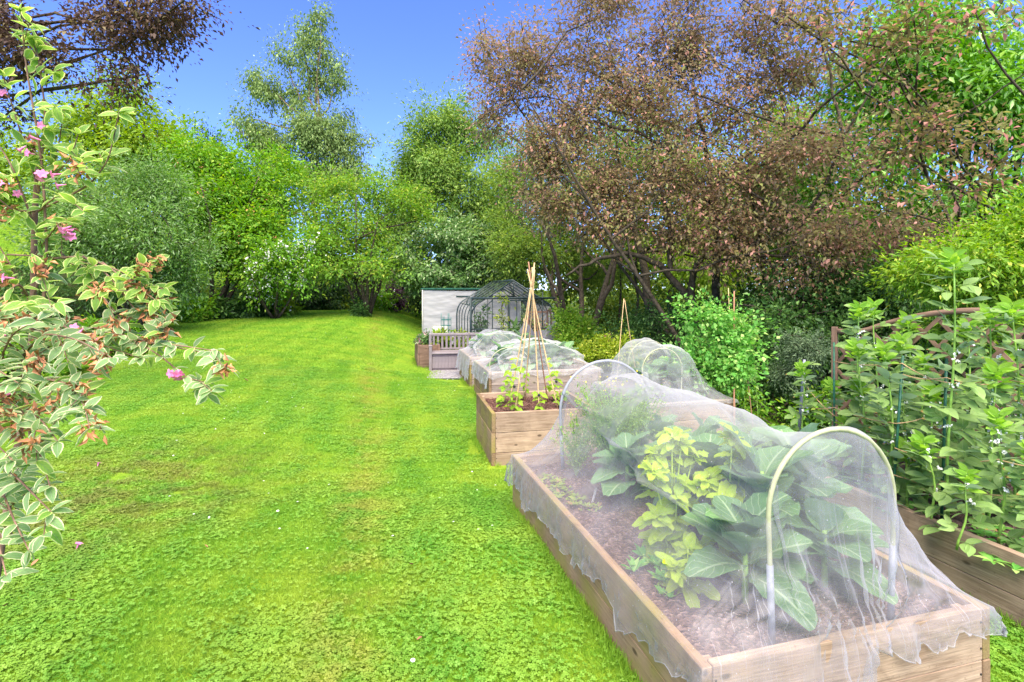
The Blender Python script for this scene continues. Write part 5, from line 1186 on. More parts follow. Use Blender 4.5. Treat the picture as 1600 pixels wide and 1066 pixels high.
# ================================================================== TRELLIS
def bar(rt, a, b, w_, d_, mat, name, up=(0, 0, 1), n=None, bev=.002):
    """a straight lath from a to b (in the parent's space)"""
    a = Vector(tuple(a)); b = Vector(tuple(b)); d = b - a
    me = bevbox(d.length, w_, d_, bev); o = mkobj(name, me, M[mat], rt); x = d.normalized(); u = Vector(up)
    y = u.cross(x)
    if y.length < .01: y = Vector((0, 1, 0)).cross(x)
    y.normalize(); z = x.cross(y); o.matrix_basis = Matrix.Translation((a + b) / 2) @ Matrix((x, y, z)).transposed().to_4x4(); return o
def trellis():
    A0 = Vector((2.98, 5.0, 0)); B0 = Vector((4.46, 3.5, 0)); d = B0 - A0; Lh = d.length; x = d.normalized(); ang = math.atan2(x.y, x.x)
    g = float(gz(A0.x, A0.y)); rt = root('arched_trellis', 'brown diamond lattice trellis with an arched top behind the broad beans', 'trellis', (A0.x, A0.y, g), ang)
    zt0, zt1 = 1.38 - g, 1.60 - g
    topz = lambda s: zt0 + (zt1 - zt0) * max(0, 1 - ((s - Lh / 2) / (Lh / 2 * .80)) ** 2)
    for s in (0, Lh): bar(rt, (s, 0, .0), (s, 0, zt0 + .06), .045, .045, 'trellis', 'post', up=(0, 1, 0))
    # arched rail: one bent board
    n = 24; V = []; 
    for i in range(n + 1):
        s = Lh * i / n; z = topz(s)
        for yy, zz in ((-.02, 0), (.02, 0), (.02, .045), (-.02, .045)): V.append((s, yy, z + zz))
    F = [(i * 4 + q, i * 4 + (q + 1) % 4, i * 4 + 4 + (q + 1) % 4, i * 4 + 4 + q) for i in range(n) for q in range(4)]
    mkobj('top_rail', newmesh('top_rail', V, [np.array(F), np.array([(0, 3, 2, 1), (n * 4, n * 4 + 1, n * 4 + 2, n * 4 + 3)])]), M['trellis'], rt)
    bar(rt, (.03, 0, .12), (Lh - .03, 0, .12), .04, .04, 'trellis', 'bottom_rail')
    st = .19
    for sg, yy in ((1, -.008), (-1, .008)):
        c = -2.0
        while c < Lh + 2.0:
            # line s = c + sg*(z-.12)
            pts = []
            for z in np.linspace(.14, zt1, 60):
                s = c + sg * (z - .14) * .82
                if .02 < s < Lh - .02 and z < topz(s): pts.append((s, yy, z))
            if len(pts) > 3: bar(rt, pts[0], pts[-1], .030, .011, 'trellis', 'lath', up=(0, 1, 0)) if False else bar(rt, pts[0], pts[-1], .011, .030, 'trellis', 'lath', up=(0, 1, 0)) if False else lath(rt, pts[0], pts[-1])
            c += st
    return rt
def lath(rt, a, b):
    a = Vector(a); b = Vector(b); d = b - a; me = bevbox(d.length, .011, .030, .0015); o = mkobj('lath', me, M['trellis'], rt)
    x = d.normalized(); y = Vector((0, 1, 0)); z = x.cross(y); o.matrix_basis = Matrix.Translation((a + b) / 2) @ Matrix((x, y, z)).transposed().to_4x4(); return o
trellis()

# ================================================================== GREENHOUSE
def greenhouse():
    th = R(13); O = Vector((-1.14, 15.0, -.21)); rt = root('greenhouse', 'dark green framed glasshouse with curved eaves and a ridged roof', 'greenhouse', O, th)
    W, L = 2.42, 3.1; H = 2.22
    def prof(n=9):
        p = [(0, 0), (0, .62), (0, 1.12)] + [(.62 * (1 - math.cos(t)) * .62, 1.12 + .52 * math.sin(t)) for t in np.linspace(.15, PI / 2 * .78, n)]
        return p + [(W / 2, H)]
    pr = prof()
    full = pr + [(W - u, z) for u, z in pr[-2::-1]]
    nb = 6
    for k in range(nb):
        y = L * k / (nb - 1); r = .024 if k in (0, nb - 1) else .014
        for side in (0, 1):
            pts = [(u if side == 0 else W - u, y, z) for u, z in pr]
            mkobj('glazing_bar', newmesh('glazing_bar', *tube(pts, r, 6)), M['frame_green'], rt)
    for (u, z, r) in ((0, .02, .03), (W, .02, .03), (0, .62, .014), (W, .62, .014), (W / 2, H, .03), (.12, 1.50, .016), (W - .12, 1.50, .016)):
        mkobj('rail', newmesh('rail', *tube([(u, -.01, z), (u, L / 2, z), (u, L + .01, z)], r, 4)), M['frame_green'], rt)
    # front gable
    def b_(name, a, b, r=.018): mkobj(name, newmesh(name, *tube([a, tuple((Vector(a) + Vector(b)) / 2), b], r, 4)), M['frame_green'], rt)
    for y in (0, L):
        e = -.03 if y == 0 else .03
        b_('gable_rail', (-.02, y + e, 1.72), (W + .02, y + e, 1.72), .030); b_('gable_rail', (0, y + e, .02), (W, y + e, .02), .026)
        b_('gable_post', (W / 2, y + e, 1.72), (W / 2, y + e, H - .02), .014)
        for u in (.60, 1.05): b_('gable_post', (u, y + e, .02), (u, y + e, 1.70), .014)
        b_('gable_post', (W - .36, y + e, .02), (W - .36, y + e, 1.90), .014)
        b_('cross_rail', (.02, y + e * .6, .86), (.98, y + e * .6, .86), .016); b_('cross_rail', (W - .68, y + e * .6, .86), (W - .02, y + e * .6, .86), .016)
        b_('brace', (.62, y + e, 1.68), (.30, y + e, 1.40), .014); b_('brace', (W - .62, y + e, 1.72), (W / 2, y + e, H - .06), .012)
    b_('corner_post', (-.01, -.055, 0), (-.01, -.055, 1.72), .032)
    # sliding door
    dr = mkobj('door', newmesh('door', *(lambda t: (t[0], t[1], t[2]))(tube([(1.08, -.075, .04), (1.08, -.075, 1.70)], .022, 4))), M['frame_green'], rt)
    for a, b in (((1.72, -.075, .04), (1.72, -.075, 1.96)), ((1.08, -.075, 1.66), (1.72, -.075, 1.66)), ((1.08, -.075, .10), (1.72, -.075, .10)), ((1.08, -.075, .86), (1.72, -.075, .86))):
        mkobj('door_frame', newmesh('door_frame', *tube([a, tuple((Vector(a) + Vector(b)) / 2), b], .022, 4)), M['frame_green'], dr)
    V = [(1.10, -.075, .12), (1.70, -.075, .12), (1.70, -.075, 1.64), (1.10, -.075, 1.64)]; mkobj('pane', newmesh('pane', V, np.array([(0, 1, 2, 3)])), M['glass'], dr)
    # panes between the bars
    for k in range(nb - 1):
        y0, y1 = L * k / (nb - 1) + .015, L * (k + 1) / (nb - 1) - .015
        for side in (0, 1):
            f = (lambda u: u) if side == 0 else (lambda u: W - u)
            segs = [[(0, .03), (0, 1.12)], pr[2:-1], [pr[-2], (W / 2, H)]]
            for sg in segs:
                V = []; 
                for (u, z) in sg: V += [(f(u), y0, z), (f(u), y1, z)]
                F = [(2 * i, 2 * i + 1, 2 * i + 3, 2 * i + 2) for i in range(len(sg) - 1)]
                mkobj('pane', newmesh('pane', V, np.array(F)), M['glass'], rt)
    for y in (0, L):
        for u0, u1 in ((.02, .58), (.62, 1.03), (W - .34, W - .03)):
            zt = 1.40 if u0 < .1 or u1 > 2.3 else 1.69
            mkobj('pane', newmesh('pane', [(u0, y, .04), (u1, y, .04), (u1, y, zt), (u0, y, zt)], np.array([(0, 1, 2, 3)])), M['glass'], rt)
        mkobj('pane', newmesh('pane', [(.45, y, 1.75), (W - .45, y, 1.75), (W / 2, y, H - .04)], np.array([(0, 1, 2)])), M['glass'], rt)
    return rt, O, th
gh, GO, GT = greenhouse()
def ghp(u, v, z=0): return Vector((GO.x + u * math.cos(GT) - v * math.sin(GT), GO.y + u * math.sin(GT) + v * math.cos(GT), GO.z + z))
def climber(name, label, base, h, r, mat, ncl, seed, ll=.09, T=D2):
    lb = [(base[0] + .04 * math.sin(q), base[1], base[2] + h * (q + .6) / 4, r, r, h / 6) for q in range(4)]
    return tree(name, label, 'plant', tuple(base), .012, lb, mat, ncl, 12, ll, .10, seed, ntwig=10, T=T, parts=('stem', 'foliage'))
climber('tomato_plant', 'dark leafy plant inside the glasshouse on the left', ghp(.42, 1.0), 1.4, .13, 'l_holly', 60, 901)
climber('tomato_plant', 'thin vine climbing the front of the glasshouse left of the door', ghp(.86, -.16), 1.75, .07, 'l_euon', 40, 902, .06)
climber('artichoke_plant', 'spiky pale green plant before the glasshouse door', ghp(.95, -1.1), .85, .26, 'l_dogwood', 46, 903, .22, D2n)
climber('pepper_plant', 'green plant inside the glasshouse by the right wall', ghp(2.1, .9), .9, .16, 'l_vib', 50, 904)
climber('shrub_cutting', 'yellowish bushy plant at the left corner of the glasshouse', ghp(-.32, -.5), .78, .24, 'l_euon', 80, 905, .08)
# little wooden lattice inside the greenhouse
def small_lattice():
    b = ghp(1.78, .5); rt = root('wooden_lattice', 'small orange-brown wooden lattice seen through the glasshouse end', 'trellis', b, GT)
    for x in (0, .58): bar(rt, (x, 0, 0), (x, 0, 1.36), .05, .05, 'cane_dark', 'post', up=(0, 1, 0))
    for z in (1.30, .25): bar(rt, (.02, 0, z), (.56, 0, z), .05, .05, 'cane_dark', 'rail')
    for i in range(-6, 5):
        for s in (1, -1):
            pts = [(.04 + q * .5, (.012 if s > 0 else -.012), .28 + (i + 3) * .16 + s * (q * .5 if s > 0 else q * .5)) for q in np.linspace(0, 1, 30)]
            pts = [p for p in pts if .28 < p[2] < 1.28]
            if len(pts) > 4: lt = lath(rt, pts[0], pts[-1]); lt.data.materials.clear(); lt.data.materials.append(M['cane'])
small_lattice()
for lab, u, v, s in (('black storage tub on the glasshouse floor', 1.2, 1.2, .18), ('dark pot standing inside the glasshouse near the back', .75, 2.2, .16)):
    b = ghp(u, v); pts = [(0, 0, 0), (0, 0, s * 1.6)]; V, F, U = tube([(0, 0, 0), (0, 0, s), (0, 0, s * 2)], [s * .75, s * .9, s], 14)
    rt = root('plant_pot', lab, 'pot', b); mkobj('body', newmesh('body', V, F, U), M['black_tie'], rt); V, F, U = tube([(0, 0, s * 2 - .03), (0, 0, s * 2)], s * 1.07, 14); mkobj('rim', newmesh('rim', V, F, U), M['black_tie'], rt)

# white sheeted shelter behind
def shelter():
    th = R(9); b = Vector((-3.02, 18.2, -.12)); rt = root('sheeted_shelter', 'long shelter wrapped in wrinkled white sheeting with a green top', 'shelter', b, th)
    W, D, H = 3.35, 1.6, 1.85
    def sheet(name, p0, ux, uz, w_, h_, nx, ny, seed):
        V = []
        for j in range(ny):
            for i in range(nx):
                x = i / (nx - 1); z = j / (ny - 1); sag = .035 * math.sin(x * PI) * (1 if j == ny - 1 else .3)
                dn = .012 * float(fbm(x * 7, z * 17 + 2.5 * math.sin(x * 5 + seed), seed)) + .007 * float(fbm(x * 23, z * 31, seed + 1))
                p = Vector(p0) + Vector(ux) * (x * w_) + Vector(uz) * (z * h_); nrm = Vector(ux).cross(Vector(uz)); V.append(tuple(p + nrm * dn - Vector((0, 0, sag * z))))
        i = np.arange(ny - 1)[:, None] * nx; j = np.arange(nx - 1)[None]; F = np.stack([i + j, i + j + 1, i + nx + j + 1, i + nx + j], -1).reshape(-1, 4)
        return mkobj(name, newmesh(name, V, F, None, None, True), M['sheet'], rt)
    sheet('front_sheet', (0, 0, 0), (1, 0, 0), (0, 0, 1), W, H, 60, 50, 1); sheet('side_sheet', (0, D, 0), (0, -1, 0), (0, 0, 1), D, H, 30, 50, 2)
    sheet('side_sheet', (W, 0, 0), (0, 1, 0), (0, 0, 1), D, H, 30, 50, 3); sheet('back_sheet', (W, D, 0), (-1, 0, 0), (0, 0, 1), W, H, 40, 40, 4)
    me = bevbox(W + .08, D + .08, .07, .02); mkobj('green_top', me, M['green_mesh'], rt, (W / 2, D / 2, H + .03))
    for x in (0.01, W - .01): 
        mkobj('pole', newmesh('pole', *tube([(x, -.03, 0), (x, -.03, H)], .018, 6)), M['cream'], rt)
shelter()

# ================================================================== BENCH
def bench():
    b = Vector((-1.98, 12.95, -.21)); rt = root('storage_bench', 'taupe plastic storage bench with a slatted back beside the far beds', 'bench', b, R(9))
    W = 1.40; D = .60
    mp = 'plastic'
    for x in (.03, W - .03):
        mkobj('arm_post', bevbox(.07, .07, .60, .008), M[mp], rt, (x, .03, .30)); mkobj('post_cap', bevbox(.09, .09, .03, .01), M[mp], rt, (x, .03, .615))
        mkobj('back_post', bevbox(.07, .06, .86, .008), M[mp], rt, (x, D - .03, .43))
        for q in range(5): mkobj('side_slat', bevbox(.03, .07, .36, .004), M[mp], rt, (x, .12 + q * .095, .25))
        mkobj('armrest', bevbox(.08, D - .10, .035, .01), M[mp], rt, (x, D / 2 + .01, .585))
    mkobj('storage_box', bevbox(W - .13, D - .09, .34, .008), M[mp], rt, (W / 2, D / 2, .23))
    for q in range(16): mkobj('front_rib', bevbox(.070, .008, .27, .002), M[mp], rt, (.105 + q * .0795, .042, .215))
    mkobj('front_rail', bevbox(W - .14, .012, .04, .003), M['plastic_dark'], rt, (W / 2, .040, .385))
    mkobj('seat_lid', bevbox(W - .10, D - .03, .05, .014), M[mp], rt, (W / 2, D / 2 - .02, .435))
    mkobj('top_rail', bevbox(W - .02, .05, .075, .015), M[mp], rt, (W / 2, D - .03, .84))
    mkobj('lower_rail', bevbox(W - .1, .035, .04, .006), M[mp], rt, (W / 2, D - .03, .49))
    for q in range(12): mkobj('back_slat', bevbox(.052, .022, .32, .004), M[mp], rt, (.115 + q * .106, D - .03, .655))
    mkobj('base_rail', bevbox(W - .12, .04, .05, .004), M['plastic_dark'], rt, (W / 2, .08, .03))
bench()
# paving strip in front of the bench
V = [(-2.1, 12.2, -.17), (-.75, 12.45, -.17), (-.9, 13.2, -.17), (-2.2, 12.95, -.17)]
V2, F2, _ = box(0, 1.55, 0, .75, 0, .05)
def strip():
    o = mkobj('path', bevbox(1.9, 1.7, .05, .01), M['gravel'], None, (-1.22, 12.85, -.205), kind='structure'); o.rotation_euler = (0, 0, R(9))
    o = mkobj('gravel_bed', bevbox(5.0, 6.6, .03, .01), M['gravel'], None, (.35, 16.9, -.21), kind='structure'); o.rotation_euler = (0, 0, R(10))
strip()
# items around the planter
def obelisk():
    b = Vector(gp(697, 14.4)); rt = root('obelisk', 'green wire obelisk standing before the white sheeting', 'plant support', b)
    h = 1.32
    for i in range(6):
        a = i * PI / 3; mkobj('upright', newmesh('upright', *tube([(math.cos(a) * .13, math.sin(a) * .13, 0), (math.cos(a) * .13, math.sin(a) * .13, h * .9), (math.cos(a) * .13, math.sin(a) * .13, h if i % 2 else h * .93)], .008, 5)), M['teal'], rt)
    for z in (.5, .75, 1.0, 1.15):
        t = np.linspace(0, 2 * PI, 17); mkobj('ring', newmesh('ring', *tube(np.c_[np.cos(t) * .13, np.sin(t) * .13, np.full(17, z)], .007, 4, False)), M['teal'], rt)
obelisk()
def teal_tray():
    b = Vector(gp(679, 14.3)); rt = root('potting_table', 'small teal plastic table among the plants left of the bench', 'table', b, R(12))
    mkobj('tabletop', bevbox(.46, .32, .05, .012), M['teal'], rt, (0, 0, .72))
    for x in (-.19, .19):
        for y in (-.12, .12): mkobj('leg', bevbox(.03, .03, .70, .004), M['teal'], rt, (x, y, .35))
teal_tray()
def chair():
    b = Vector(gp(690, 15.2)); rt = root('garden_chair', 'cream plastic chair half hidden behind the bench', 'chair', b, R(20))
    mkobj('seat', bevbox(.46, .44, .04, .015), M['cream'], rt, (0, 0, .42)); mkobj('backrest', bevbox(.46, .035, .40, .03), M['cream'], rt, (0, .22, .72))
    for x in (-.2, .2):
        for y in (-.19, .19): mkobj('leg', bevbox(.035, .035, .42, .005), M['cream'], rt, (x, y, .21))
        mkobj('armrest', bevbox(.045, .40, .03, .01), M['cream'], rt, (x * 1.1, 0, .62))
chair()
def pots():
    for i, (x, Y, s, lab) in enumerate(((941, 14, .14, 'terracotta pot tipped among the yellow shrubs'), (952, 14.2, .11, 'smaller terracotta pot leaning on the tipped one'))):
        g = Vector(gp(x, Y)) + Vector((0, 0, .62)); rt = root('terracotta_pot', lab, 'pot', g); rt.rotation_euler = (R(70 - 30 * i), 0, R(30 + 50 * i))
        V, F, U = tube([(0, 0, 0), (0, 0, s * 1.2), (0, 0, s * 2)], [s * .6, s * .85, s], 14); mkobj('body', newmesh('body', V, F, U), M['pot'], rt); V, F, U = tube([(0, 0, s * 1.7), (0, 0, s * 2.02)], s * 1.1, 14); mkobj('rim', newmesh('rim', V, F, U), M['pot'], rt)
    b = Vector(gp(945, 14.2)); mkobj('stone_heap', rock(.55, .62, 3), M['gravel'], None, b, label='low grey heap under the terracotta pots', category='stones')
def rock(r, h, seed):
    rng = np.random.RandomState(seed); V = []; n, m = 12, 7
    for j in range(m):
        for i in range(n):
            t = i / n * 2 * PI; q = j / (m - 1) * PI / 2; k = 1 + .12 * rng.normal(); V.append((math.cos(t) * r * math.cos(q) * k, math.sin(t) * r * math.cos(q) * k, h * math.sin(q)))
    F = [(j * n + i, j * n + (i + 1) % n, (j + 1) * n + (i + 1) % n, (j + 1) * n + i) for j in range(m - 1) for i in range(n)]
    return newmesh('rock', V, np.array(F), None, None, True)
pots()
b = Vector(gp(988, 11.6)); mkobj('netting_bundle', rock(.34, .66, 8), M['green_mesh'], None, b, label='bundle of dark teal netting behind the two-cane support', category='netting')

# flowering planter left of the bench
def planter():
    for i, (u, v, lab, mat, ll, T, f) in enumerate(((.2, .3, 'grey-green leek-like plant at the planter corner', 'l_dogwood', .11, D2n, None), (.55, .4, 'bright yellow-green leafy plant in the planter', 'l_euon', .14, D2, None), (.2, .9, 'pink flowered plant spilling over the planter edge', 'l_blue', .08, D2, 'petal_pink'), (.75, .9, 'green plant in front of the teal table', 'l_vib', .12, D2, None))):
        b = bp('J', u, v); lb = [(b[0], b[1], b[2] + .14, .15, .15, .13)]; rt, cc, cl = tree('planter_plant', lab, 'plant', tuple(b), .008, lb, mat, 34, 10, ll * .8, .07, 920 + i, ntwig=6, T=T, parts=('stem', 'foliage'), group='plants in the brown-edged planter')
        if f: flowers_near(rt, np.random.RandomState(i), cc, 24, .06, .05, f, 'flowers', per=4, spread=.02)
planter()

# ================================================================== VARIEGATED SHRUB, near left

M['v_weigela'] = leafmat('variegated_leaf', (.20, .38, .06), (.34, .52, .10), tr=.5, rough=.5, spec=.25, obj=True, vein=(.26, .38, .15), veins=6, margin=(.70, .74, .28))
M['v_weigela2'] = leafmat('pale_variegated_leaf', (.20, .34, .12), (.32, .46, .19), tr=.45, rough=.5, spec=.25, obj=True, vein=(.34, .44, .27), veins=6, margin=(.74, .70, .44))
def weigela():
    rng = np.random.RandomState(77); base = Vector((-1.93, 1.9, 0)); rt = root('weigela_shrub', 'variegated cream-edged shrub with pink flowers and brown dried blooms, near left', 'shrub', base); o = np.array(tuple(base))
    lv = [newmesh('leaf', *T_leaf(w=w_ * .80, rows=5, fold=f_, droop=d_, seed=q, wave=.018), np.full(30, .25 + .1 * q), True) for q, (w_, f_, d_) in enumerate(((.50, .12, .22), (.46, .2, .4), (.52, .08, .55), (.44, .25, .1)))]
    LV = []
    for q, me in enumerate(lv):
        me.materials.append(M['v_weigela']); m2 = me.copy(); m2.materials.clear(); m2.materials.append(M['v_weigela2']); LV.append((me, m2))
    Tb = T_leaf(w=.5, rows=4, fold=.12, droop=.3, cols=(-1, -.6, 0, .6, 1))
    B = Acc(); leaves = []; huskp = []; flw = []
    # branches as point lists (photo px, distance)
    br = [([(-60, 1250, 1.9), (10, 800, 1.9), (50, 560, 1.9), (54, 330, 1.9), (60, 250, 1.88)], .013, 0),
          ([(54, 560, 1.9), (75, 420, 1.85), (66, 250, 1.8), (40, 100, 1.75), (33, 20, 1.72)], .006, 1),
          ([(60, 300, 1.86), (72, 180, 1.8), (60, 90, 1.78), (50, 60, 1.76)], .004, 1), ([(66, 290, 1.85), (110, 250, 1.8), (122, 210, 1.78)], .004, 1),
          ([(60, 330, 1.86), (140, 290, 1.8), (170, 250, 1.75), (186, 175, 1.72)], .004, 1), ([(56, 360, 1.86), (20, 260, 1.8), (-20, 200, 1.8)], .004, 1), ([(54, 330, 1.86), (20, 330, 1.75), (-25, 290, 1.7)], .004, 2),
          ([(60, 330, 1.86), (95, 300, 1.75), (130, 330, 1.7)], .003, 1), ([(62, 300, 1.86), (30, 200, 1.8), (5, 120, 1.75)], .004, 1), ([(62, 280, 1.86), (90, 240, 1.8), (100, 170, 1.8)], .003, 1),
          # long arching branch to the right
          ([(50, 470, 1.9), (70, 405, 1.85), (130, 400, 1.8), (190, 425, 1.78), (255, 452, 1.76)], .005, 3), ([(130, 400, 1.8), (170, 430, 1.76), (215, 490, 1.74), (262, 500, 1.74)], .003, 2), ([(160, 410, 1.8), (200, 440, 1.75), (245, 470, 1.72)], .003, 3), ([(95, 395, 1.85), (150, 450, 1.78), (190, 500, 1.74), (215, 540, 1.7)], .003, 2),
          ([(10, 398, 1.8), (60, 400, 1.85), (110, 405, 1.85), (140, 420, 1.8)], .003, 1),
          ([(52, 620, 1.88), (80, 520, 1.8), (150, 510, 1.75), (230, 535, 1.72), (325, 552, 1.7)], .005, 2), ([(180, 515, 1.74), (250, 555, 1.7), (290, 590, 1.68), (320, 597, 1.68)], .003, 1), ([(230, 535, 1.72), (280, 540, 1.7), (335, 548, 1.7)], .003, 2), ([(100, 510, 1.78), (160, 540, 1.7), (220, 560, 1.66)], .003, 2),
          ([(50, 700, 1.85), (30, 560, 1.7), (70, 520, 1.6), (120, 530, 1.55), (175, 560, 1.5)], .005, 2), ([(40, 640, 1.8), (60, 590, 1.6), (110, 600, 1.5), (135, 640, 1.45)], .005, 2), ([(40, 700, 1.8), (20, 640, 1.55), (60, 650, 1.45), (90, 690, 1.42)], .004, 2),
          ([(40, 760, 1.8), (30, 700, 1.55), (60, 700, 1.45), (78, 760, 1.4)], .004, 1), ([(40, 780, 1.8), (20, 740, 1.5), (50, 770, 1.42), (80, 800, 1.38)], .004, 1), ([(30, 800, 1.8), (0, 760, 1.5), (25, 820, 1.42), (45, 860, 1.38)], .004, 1), ([(30, 850, 1.8), (-10, 800, 1.5), (0, 860, 1.4), (10, 900, 1.36)], .004, 1),
          ([(40, 600, 1.8), (0, 560, 1.6), (20, 520, 1.5), (60, 500, 1.45)], .004, 2), ([(40, 640, 1.8), (-20, 600, 1.5), (-20, 680, 1.4), (20, 720, 1.38)], .004, 2), ([(45, 560, 1.85), (10, 500, 1.7), (40, 470, 1.6), (90, 480, 1.55)], .004, 2), ([(45, 560, 1.8), (-10, 520, 1.6), (-30, 560, 1.5), (30, 600, 1.4)], .004, 2),
          ([(52, 500, 1.88), (20, 420, 1.8), (-10, 370, 1.8)], .004, 2), ([(52, 480, 1.88), (30, 440, 1.75), (0, 470, 1.7), (-30, 480, 1.6)], .004, 2), ([(54, 400, 1.88), (90, 350, 1.8), (105, 345, 1.75)], .003, 1)]
    for pts, r, kind in br:
        p = np.array([tuple(P(*q)) for q in pts]); t = np.linspace(0, len(p) - 1, 7 * (len(p) - 1)); q = np.stack([np.interp(t, range(len(p)), p[:, k]) for k in range(3)], -1)
        for _ in range(3): q[1:-1] = (q[:-2] + q[1:-1] * 2 + q[2:]) / 4
        if kind == 0: q[:, 2] += 0; B.add(*tube(q - o, np.linspace(r, r * .6, len(q)), 7)); continue
        B.add(*tube(q - o, np.linspace(r, .0015, len(q)), 5, False))
        sg = np.r_[0, np.cumsum(np.linalg.norm(np.diff(q, axis=0), axis=1))]; LL = sg[-1]; s = LL * .22
        sub = []
        while s < LL:
            sub.append((s, None)); s += rng.uniform(.038, .062)
        def put(pp, tg, sz, sgn):
            u = np.array([0, 0, 1.]); side = norm(np.cross(tg, u) + rng.normal(size=3) * .35) * sgn
            d = norm(side + tg * rng.uniform(.2, .9) + np.array([0, 0, rng.uniform(-.45, .5)])); leaves.append((pp, d, norm(rng.normal(size=3) * .4 + (.1, -.35, 1)), sz))
        for s, _ in sub:
            pp = np.array([np.interp(s, sg, q[:, k]) for k in range(3)]); i = min(len(q) - 2, int(np.searchsorted(sg, s))); tg = norm(q[i + 1] - q[max(0, i - 1)])
            put(pp, tg, rng.uniform(.038, .072), 1); put(pp, tg, rng.uniform(.038, .072), -1)
            if rng.rand() < (.20 if kind == 1 else .42):      # side twig
                d = norm(rng.normal(size=3) + tg * .8 + (0, -.5, .1)); ln = rng.uniform(.04, .12); e = pp + d * ln; B.add(*tube(np.array([pp, (pp + e) / 2 + (0, 0, .004), e]) - o, .0013, 4, False))
                for w_ in range(int(ln / .024) + 1):
                    pq = pp + d * ln * (w_ + 1) / (int(ln / .024) + 1)
                    for sgn in (1, -1): put(pq, d, rng.uniform(.038, .066), sgn)
                if kind >= 2 and rng.rand() < .36 * kind: huskp.append(e)
                elif kind == 1 and rng.rand() < .14: huskp.append(e)
                if rng.rand() < .02: flw.append(e)
        e = q[-1]; tg = norm(q[-1] - q[-3])
        for _ in range(5): put(e, norm(tg + rng.normal(size=3) * .3), rng.uniform(.035, .055), rng.choice([1, -1]))
    for (x, y, Y) in ((68, 368 - 90, 1.74), (80, 275, 1.73), (97, 287, 1.72), (20, 298, 1.72), (108, 360, 1.73), (100, 367, 1.73), (62, 222, 1.76), (70, 195, 1.76), (38, 235, 1.76), (12, 520, 1.6), (140, 531, 1.68), (125, 512, 1.7), (265, 580, 1.66), (272, 586, 1.66), (2, 145, 1.75), (14, 437, 1.7)): flw.append(np.array(tuple(P(x, y, Y))))
    mkobj('stems', B.mesh('stems', True), M['stem_brown'], rt)
    # big leaves in view as objects, the rest as one part
    def scr(p): return 800 + 846 * p[0] / p[1], 450 - 846 * (p[2] - 1.8) / p[1]
    key = []
    for L__ in leaves:
        x, y = scr(L__[0]); vis = -30 < x and -20 < y; key.append(L__[3] / L__[0][1] * (1 if vis else .01))
    order = np.argsort(key)[::-1]; rest = []
    for n_, i in enumerate(order):
        p, d, nn, sz = leaves[i]; low = scr(p)[1] > 480
        if n_ < 290: add_leaf(rt, LV[rng.randint(4)][1 if (low and rng.rand() < .75) or rng.rand() < .15 else 0], p - o, d, nn, sz)
        else: rest.append((p, d, nn, sz))
    for mt, sel in (('v_weigela2', 0), ('v_weigela', 1)):
        rs = [q for q in rest if ((scr(q[0])[1] > 480) == (sel == 0))]
        if rs:
            N = len(rs); A = scatter(Tb, frames(np.array([q[1] for q in rs]), np.array([q[2] for q in rs])), np.array([q[0] for q in rs]) - o, np.array([q[3] for q in rs]), rng.rand(N)); mkobj('leaves', A.mesh('leaves', True), M[mt], rt, kind='stuff')
    print('WEIGELA leaves', len(leaves), 'husks', len(huskp), 'flowers', len(flw))
    # dried flower clusters
    A = Acc(); T = T_diamond(.35, .2, .3)
    for e in huskp:
        m = 20; p = e + rng.normal(size=(m, 3)) * .014; scatter(T, frames(rng.normal(size=(m, 3)) + (0, 0, -.2), rng.normal(size=(m, 3))), p - o, rng.uniform(.016, .034, m), rng.rand(m), A)
    if huskp: mkobj('dried_blooms', A.mesh('dried_blooms'), M['husk'], rt, kind='stuff')
    # pink trumpet flowers: five petals round a short tube
    pet = T_leaf(w=.75, rows=3, fold=.1, droop=.35, cols=(-1, 0, 1), prof=lambda t: .3 + .7 * math.sin(PI * min(1, t * .8 + .15))); parts = []
    for k in range(5): parts.append((pet, rot('Z', k * 2 * PI / 5) @ rot('X', .45), (0, 0, .012), .016))
    V, F, U = merge(parts); A = Acc(); A.add(V, F, U); A.add(*tube([(0, 0, -.014), (0, 0, .002), (0, 0, .014)], [.0015, .0035, .006], 6, False)); me = A.mesh('flower', True); me.materials.append(M['petal_pink'])
    for e in flw:
        for _ in range(2 if rng.rand() < .6 else 1): add_leaf(rt, me, e - o + rng.normal(size=3) * .010, rng.normal(size=3) + (0, 0, .6), (rng.normal() * .4, -1, rng.normal() * .4), rng.uniform(.75, 1.1), 'flower')
    return me
FLOWER = weigela()

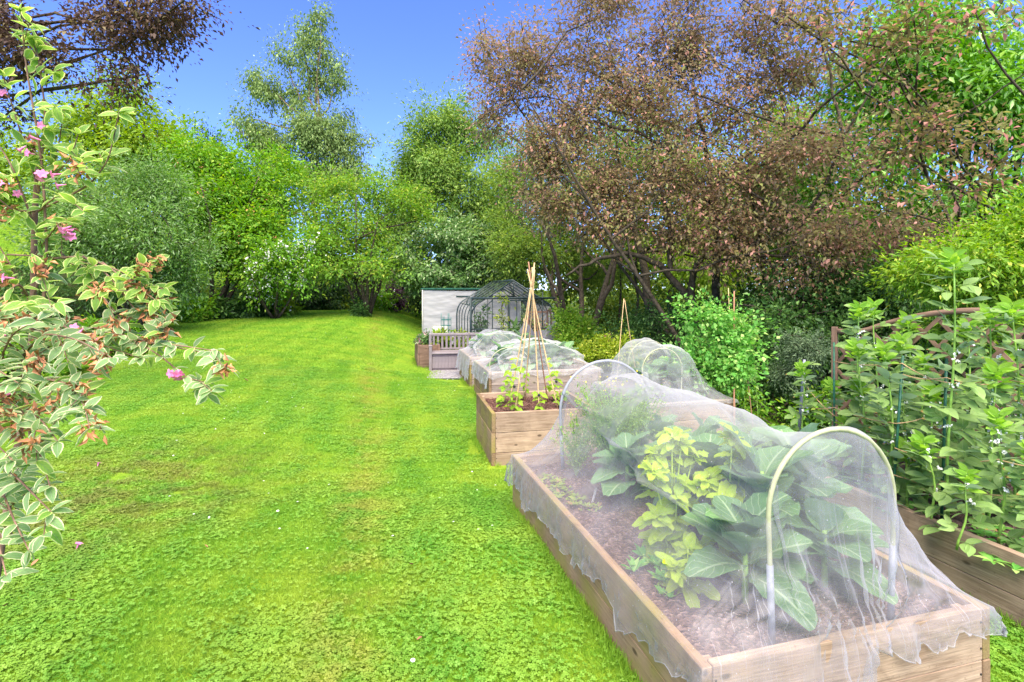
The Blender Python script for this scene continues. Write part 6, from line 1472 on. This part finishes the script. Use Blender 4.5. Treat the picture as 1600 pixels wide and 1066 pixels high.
# ================================================================== SMALL THINGS ON THE LAWN
def onlawn(x, y, dz=.028):
    Y = 1.8 * 846 / (y - 450)
    for _ in range(12): Y = (1.8 - float(gz((x - 800) / 846 * Y, Y))) * 846 / (y - 450)
    X = (x - 800) / 846 * Y; return Vector((X, Y, float(gz(X, Y)) + dz))
pk = [((153, 731), 'pink petal cluster dropped on the browned grass left'), ((121, 861), 'pink fallen flower by the lower leaves of the variegated shrub')]
for (x, y), lab in pk:
    o = mkobj('fallen_flower', FLOWER, None, None, onlawn(x, y, .03), label=lab, category='flower'); o.scale = (1.6,) * 3; o.rotation_euler = (.3, .2, x)
DL = newmesh('dead_leaf', *T_leaf(w=.5, rows=4, fold=.35, droop=-.35, cols=(-1, 0, 1)), None, True)
for (x, y), lab, s in (((645, 889), 'reddish fallen leaf low in the middle of the lawn', .045), ((651, 1008), 'small upright red leaf near the bottom edge of the lawn', .04), ((388, 598), 'dark curled leaf alone on the mid lawn', .09), ((8, 955), 'brown curled leaf at the bottom left edge', .05), ((48, 891), 'tan leaf below the variegated shrub', .045), ((325, 862), 'small tan leaf left of centre on the lawn', .03), ((118, 946), 'brown clod of dead grass at lower left', .04)):
    o = mkobj('fallen_leaf', DL, M['deadleaf'], None, onlawn(x, y), label=lab, category='leaf'); o.scale = (s,) * 3; o.rotation_euler = (.3, .25, x * 1.3)
# daisies
pt = T_leaf(w=.4, rows=1, fold=0, droop=.05, cols=(-1, 1), prof=lambda t: 1 if t else .4); V, F, U = merge([(pt, rot('Z', k * PI / 6) @ rot('X', .15), (0, 0, 0), .011) for k in range(12)]); A = Acc(); A.add(V, F, U); DA = A.mesh('petals'); DA.materials.append(M['petal_white'])
Vc, Fc, Uc = tube([(0, 0, -.001), (0, 0, .0035)], .0045, 8); DC = newmesh('eye', Vc, Fc, Uc); DC.materials.append(M['petal_yellow'])
Vs, Fs_, Us = tube([(0, 0, -.03), (0, 0, 0)], .001, 4); DS = newmesh('stalk', Vs, Fs_, Us); DS.materials.append(M['stem_green'])
for (x, y), lab in (((434, 805), 'white daisy in the middle of the lawn'), ((645, 1043), 'white daisy lowest in the picture, right of the red leaf')):
    rt = root('daisy', lab, 'flower', onlawn(x, y, .034)); rt.rotation_euler = (.2, .1, 0)
    for me, nm in ((DA, 'petals'), (DC, 'eye'), (DS, 'stalk')): mkobj(nm, me, None, rt)
def daisies():
    rng = np.random.RandomState(21); n = 420; X = rng.uniform(-9, 2, n * 3); Y = rng.uniform(3.6, 22, n * 3); cl = np.sin(X * 1.1) * np.cos(Y * .8) + rng.normal(size=n * 3) * .5
    k = (lawn_mask(X, Y) > .6) & ~in_beds(X, Y, .1) & (cl > .5); X, Y = X[k], Y[k]; N = len(X); pos = np.c_[X, Y, gz(X, Y) + .036]
    T = merge([(pt, rot('Z', q * PI / 3), (0, 0, 0), 1) for q in range(6)]); A = scatter(T, frames(norm(rng.normal(size=(N, 3)) * (1, 1, .1)), norm(rng.normal(size=(N, 3)) * .2 + (0, 0, 1))), pos, rng.uniform(.007, .011, N), rng.rand(N))
    mkobj('daisies', A.mesh('daisies'), M['petal_white'], kind='stuff')
daisies()
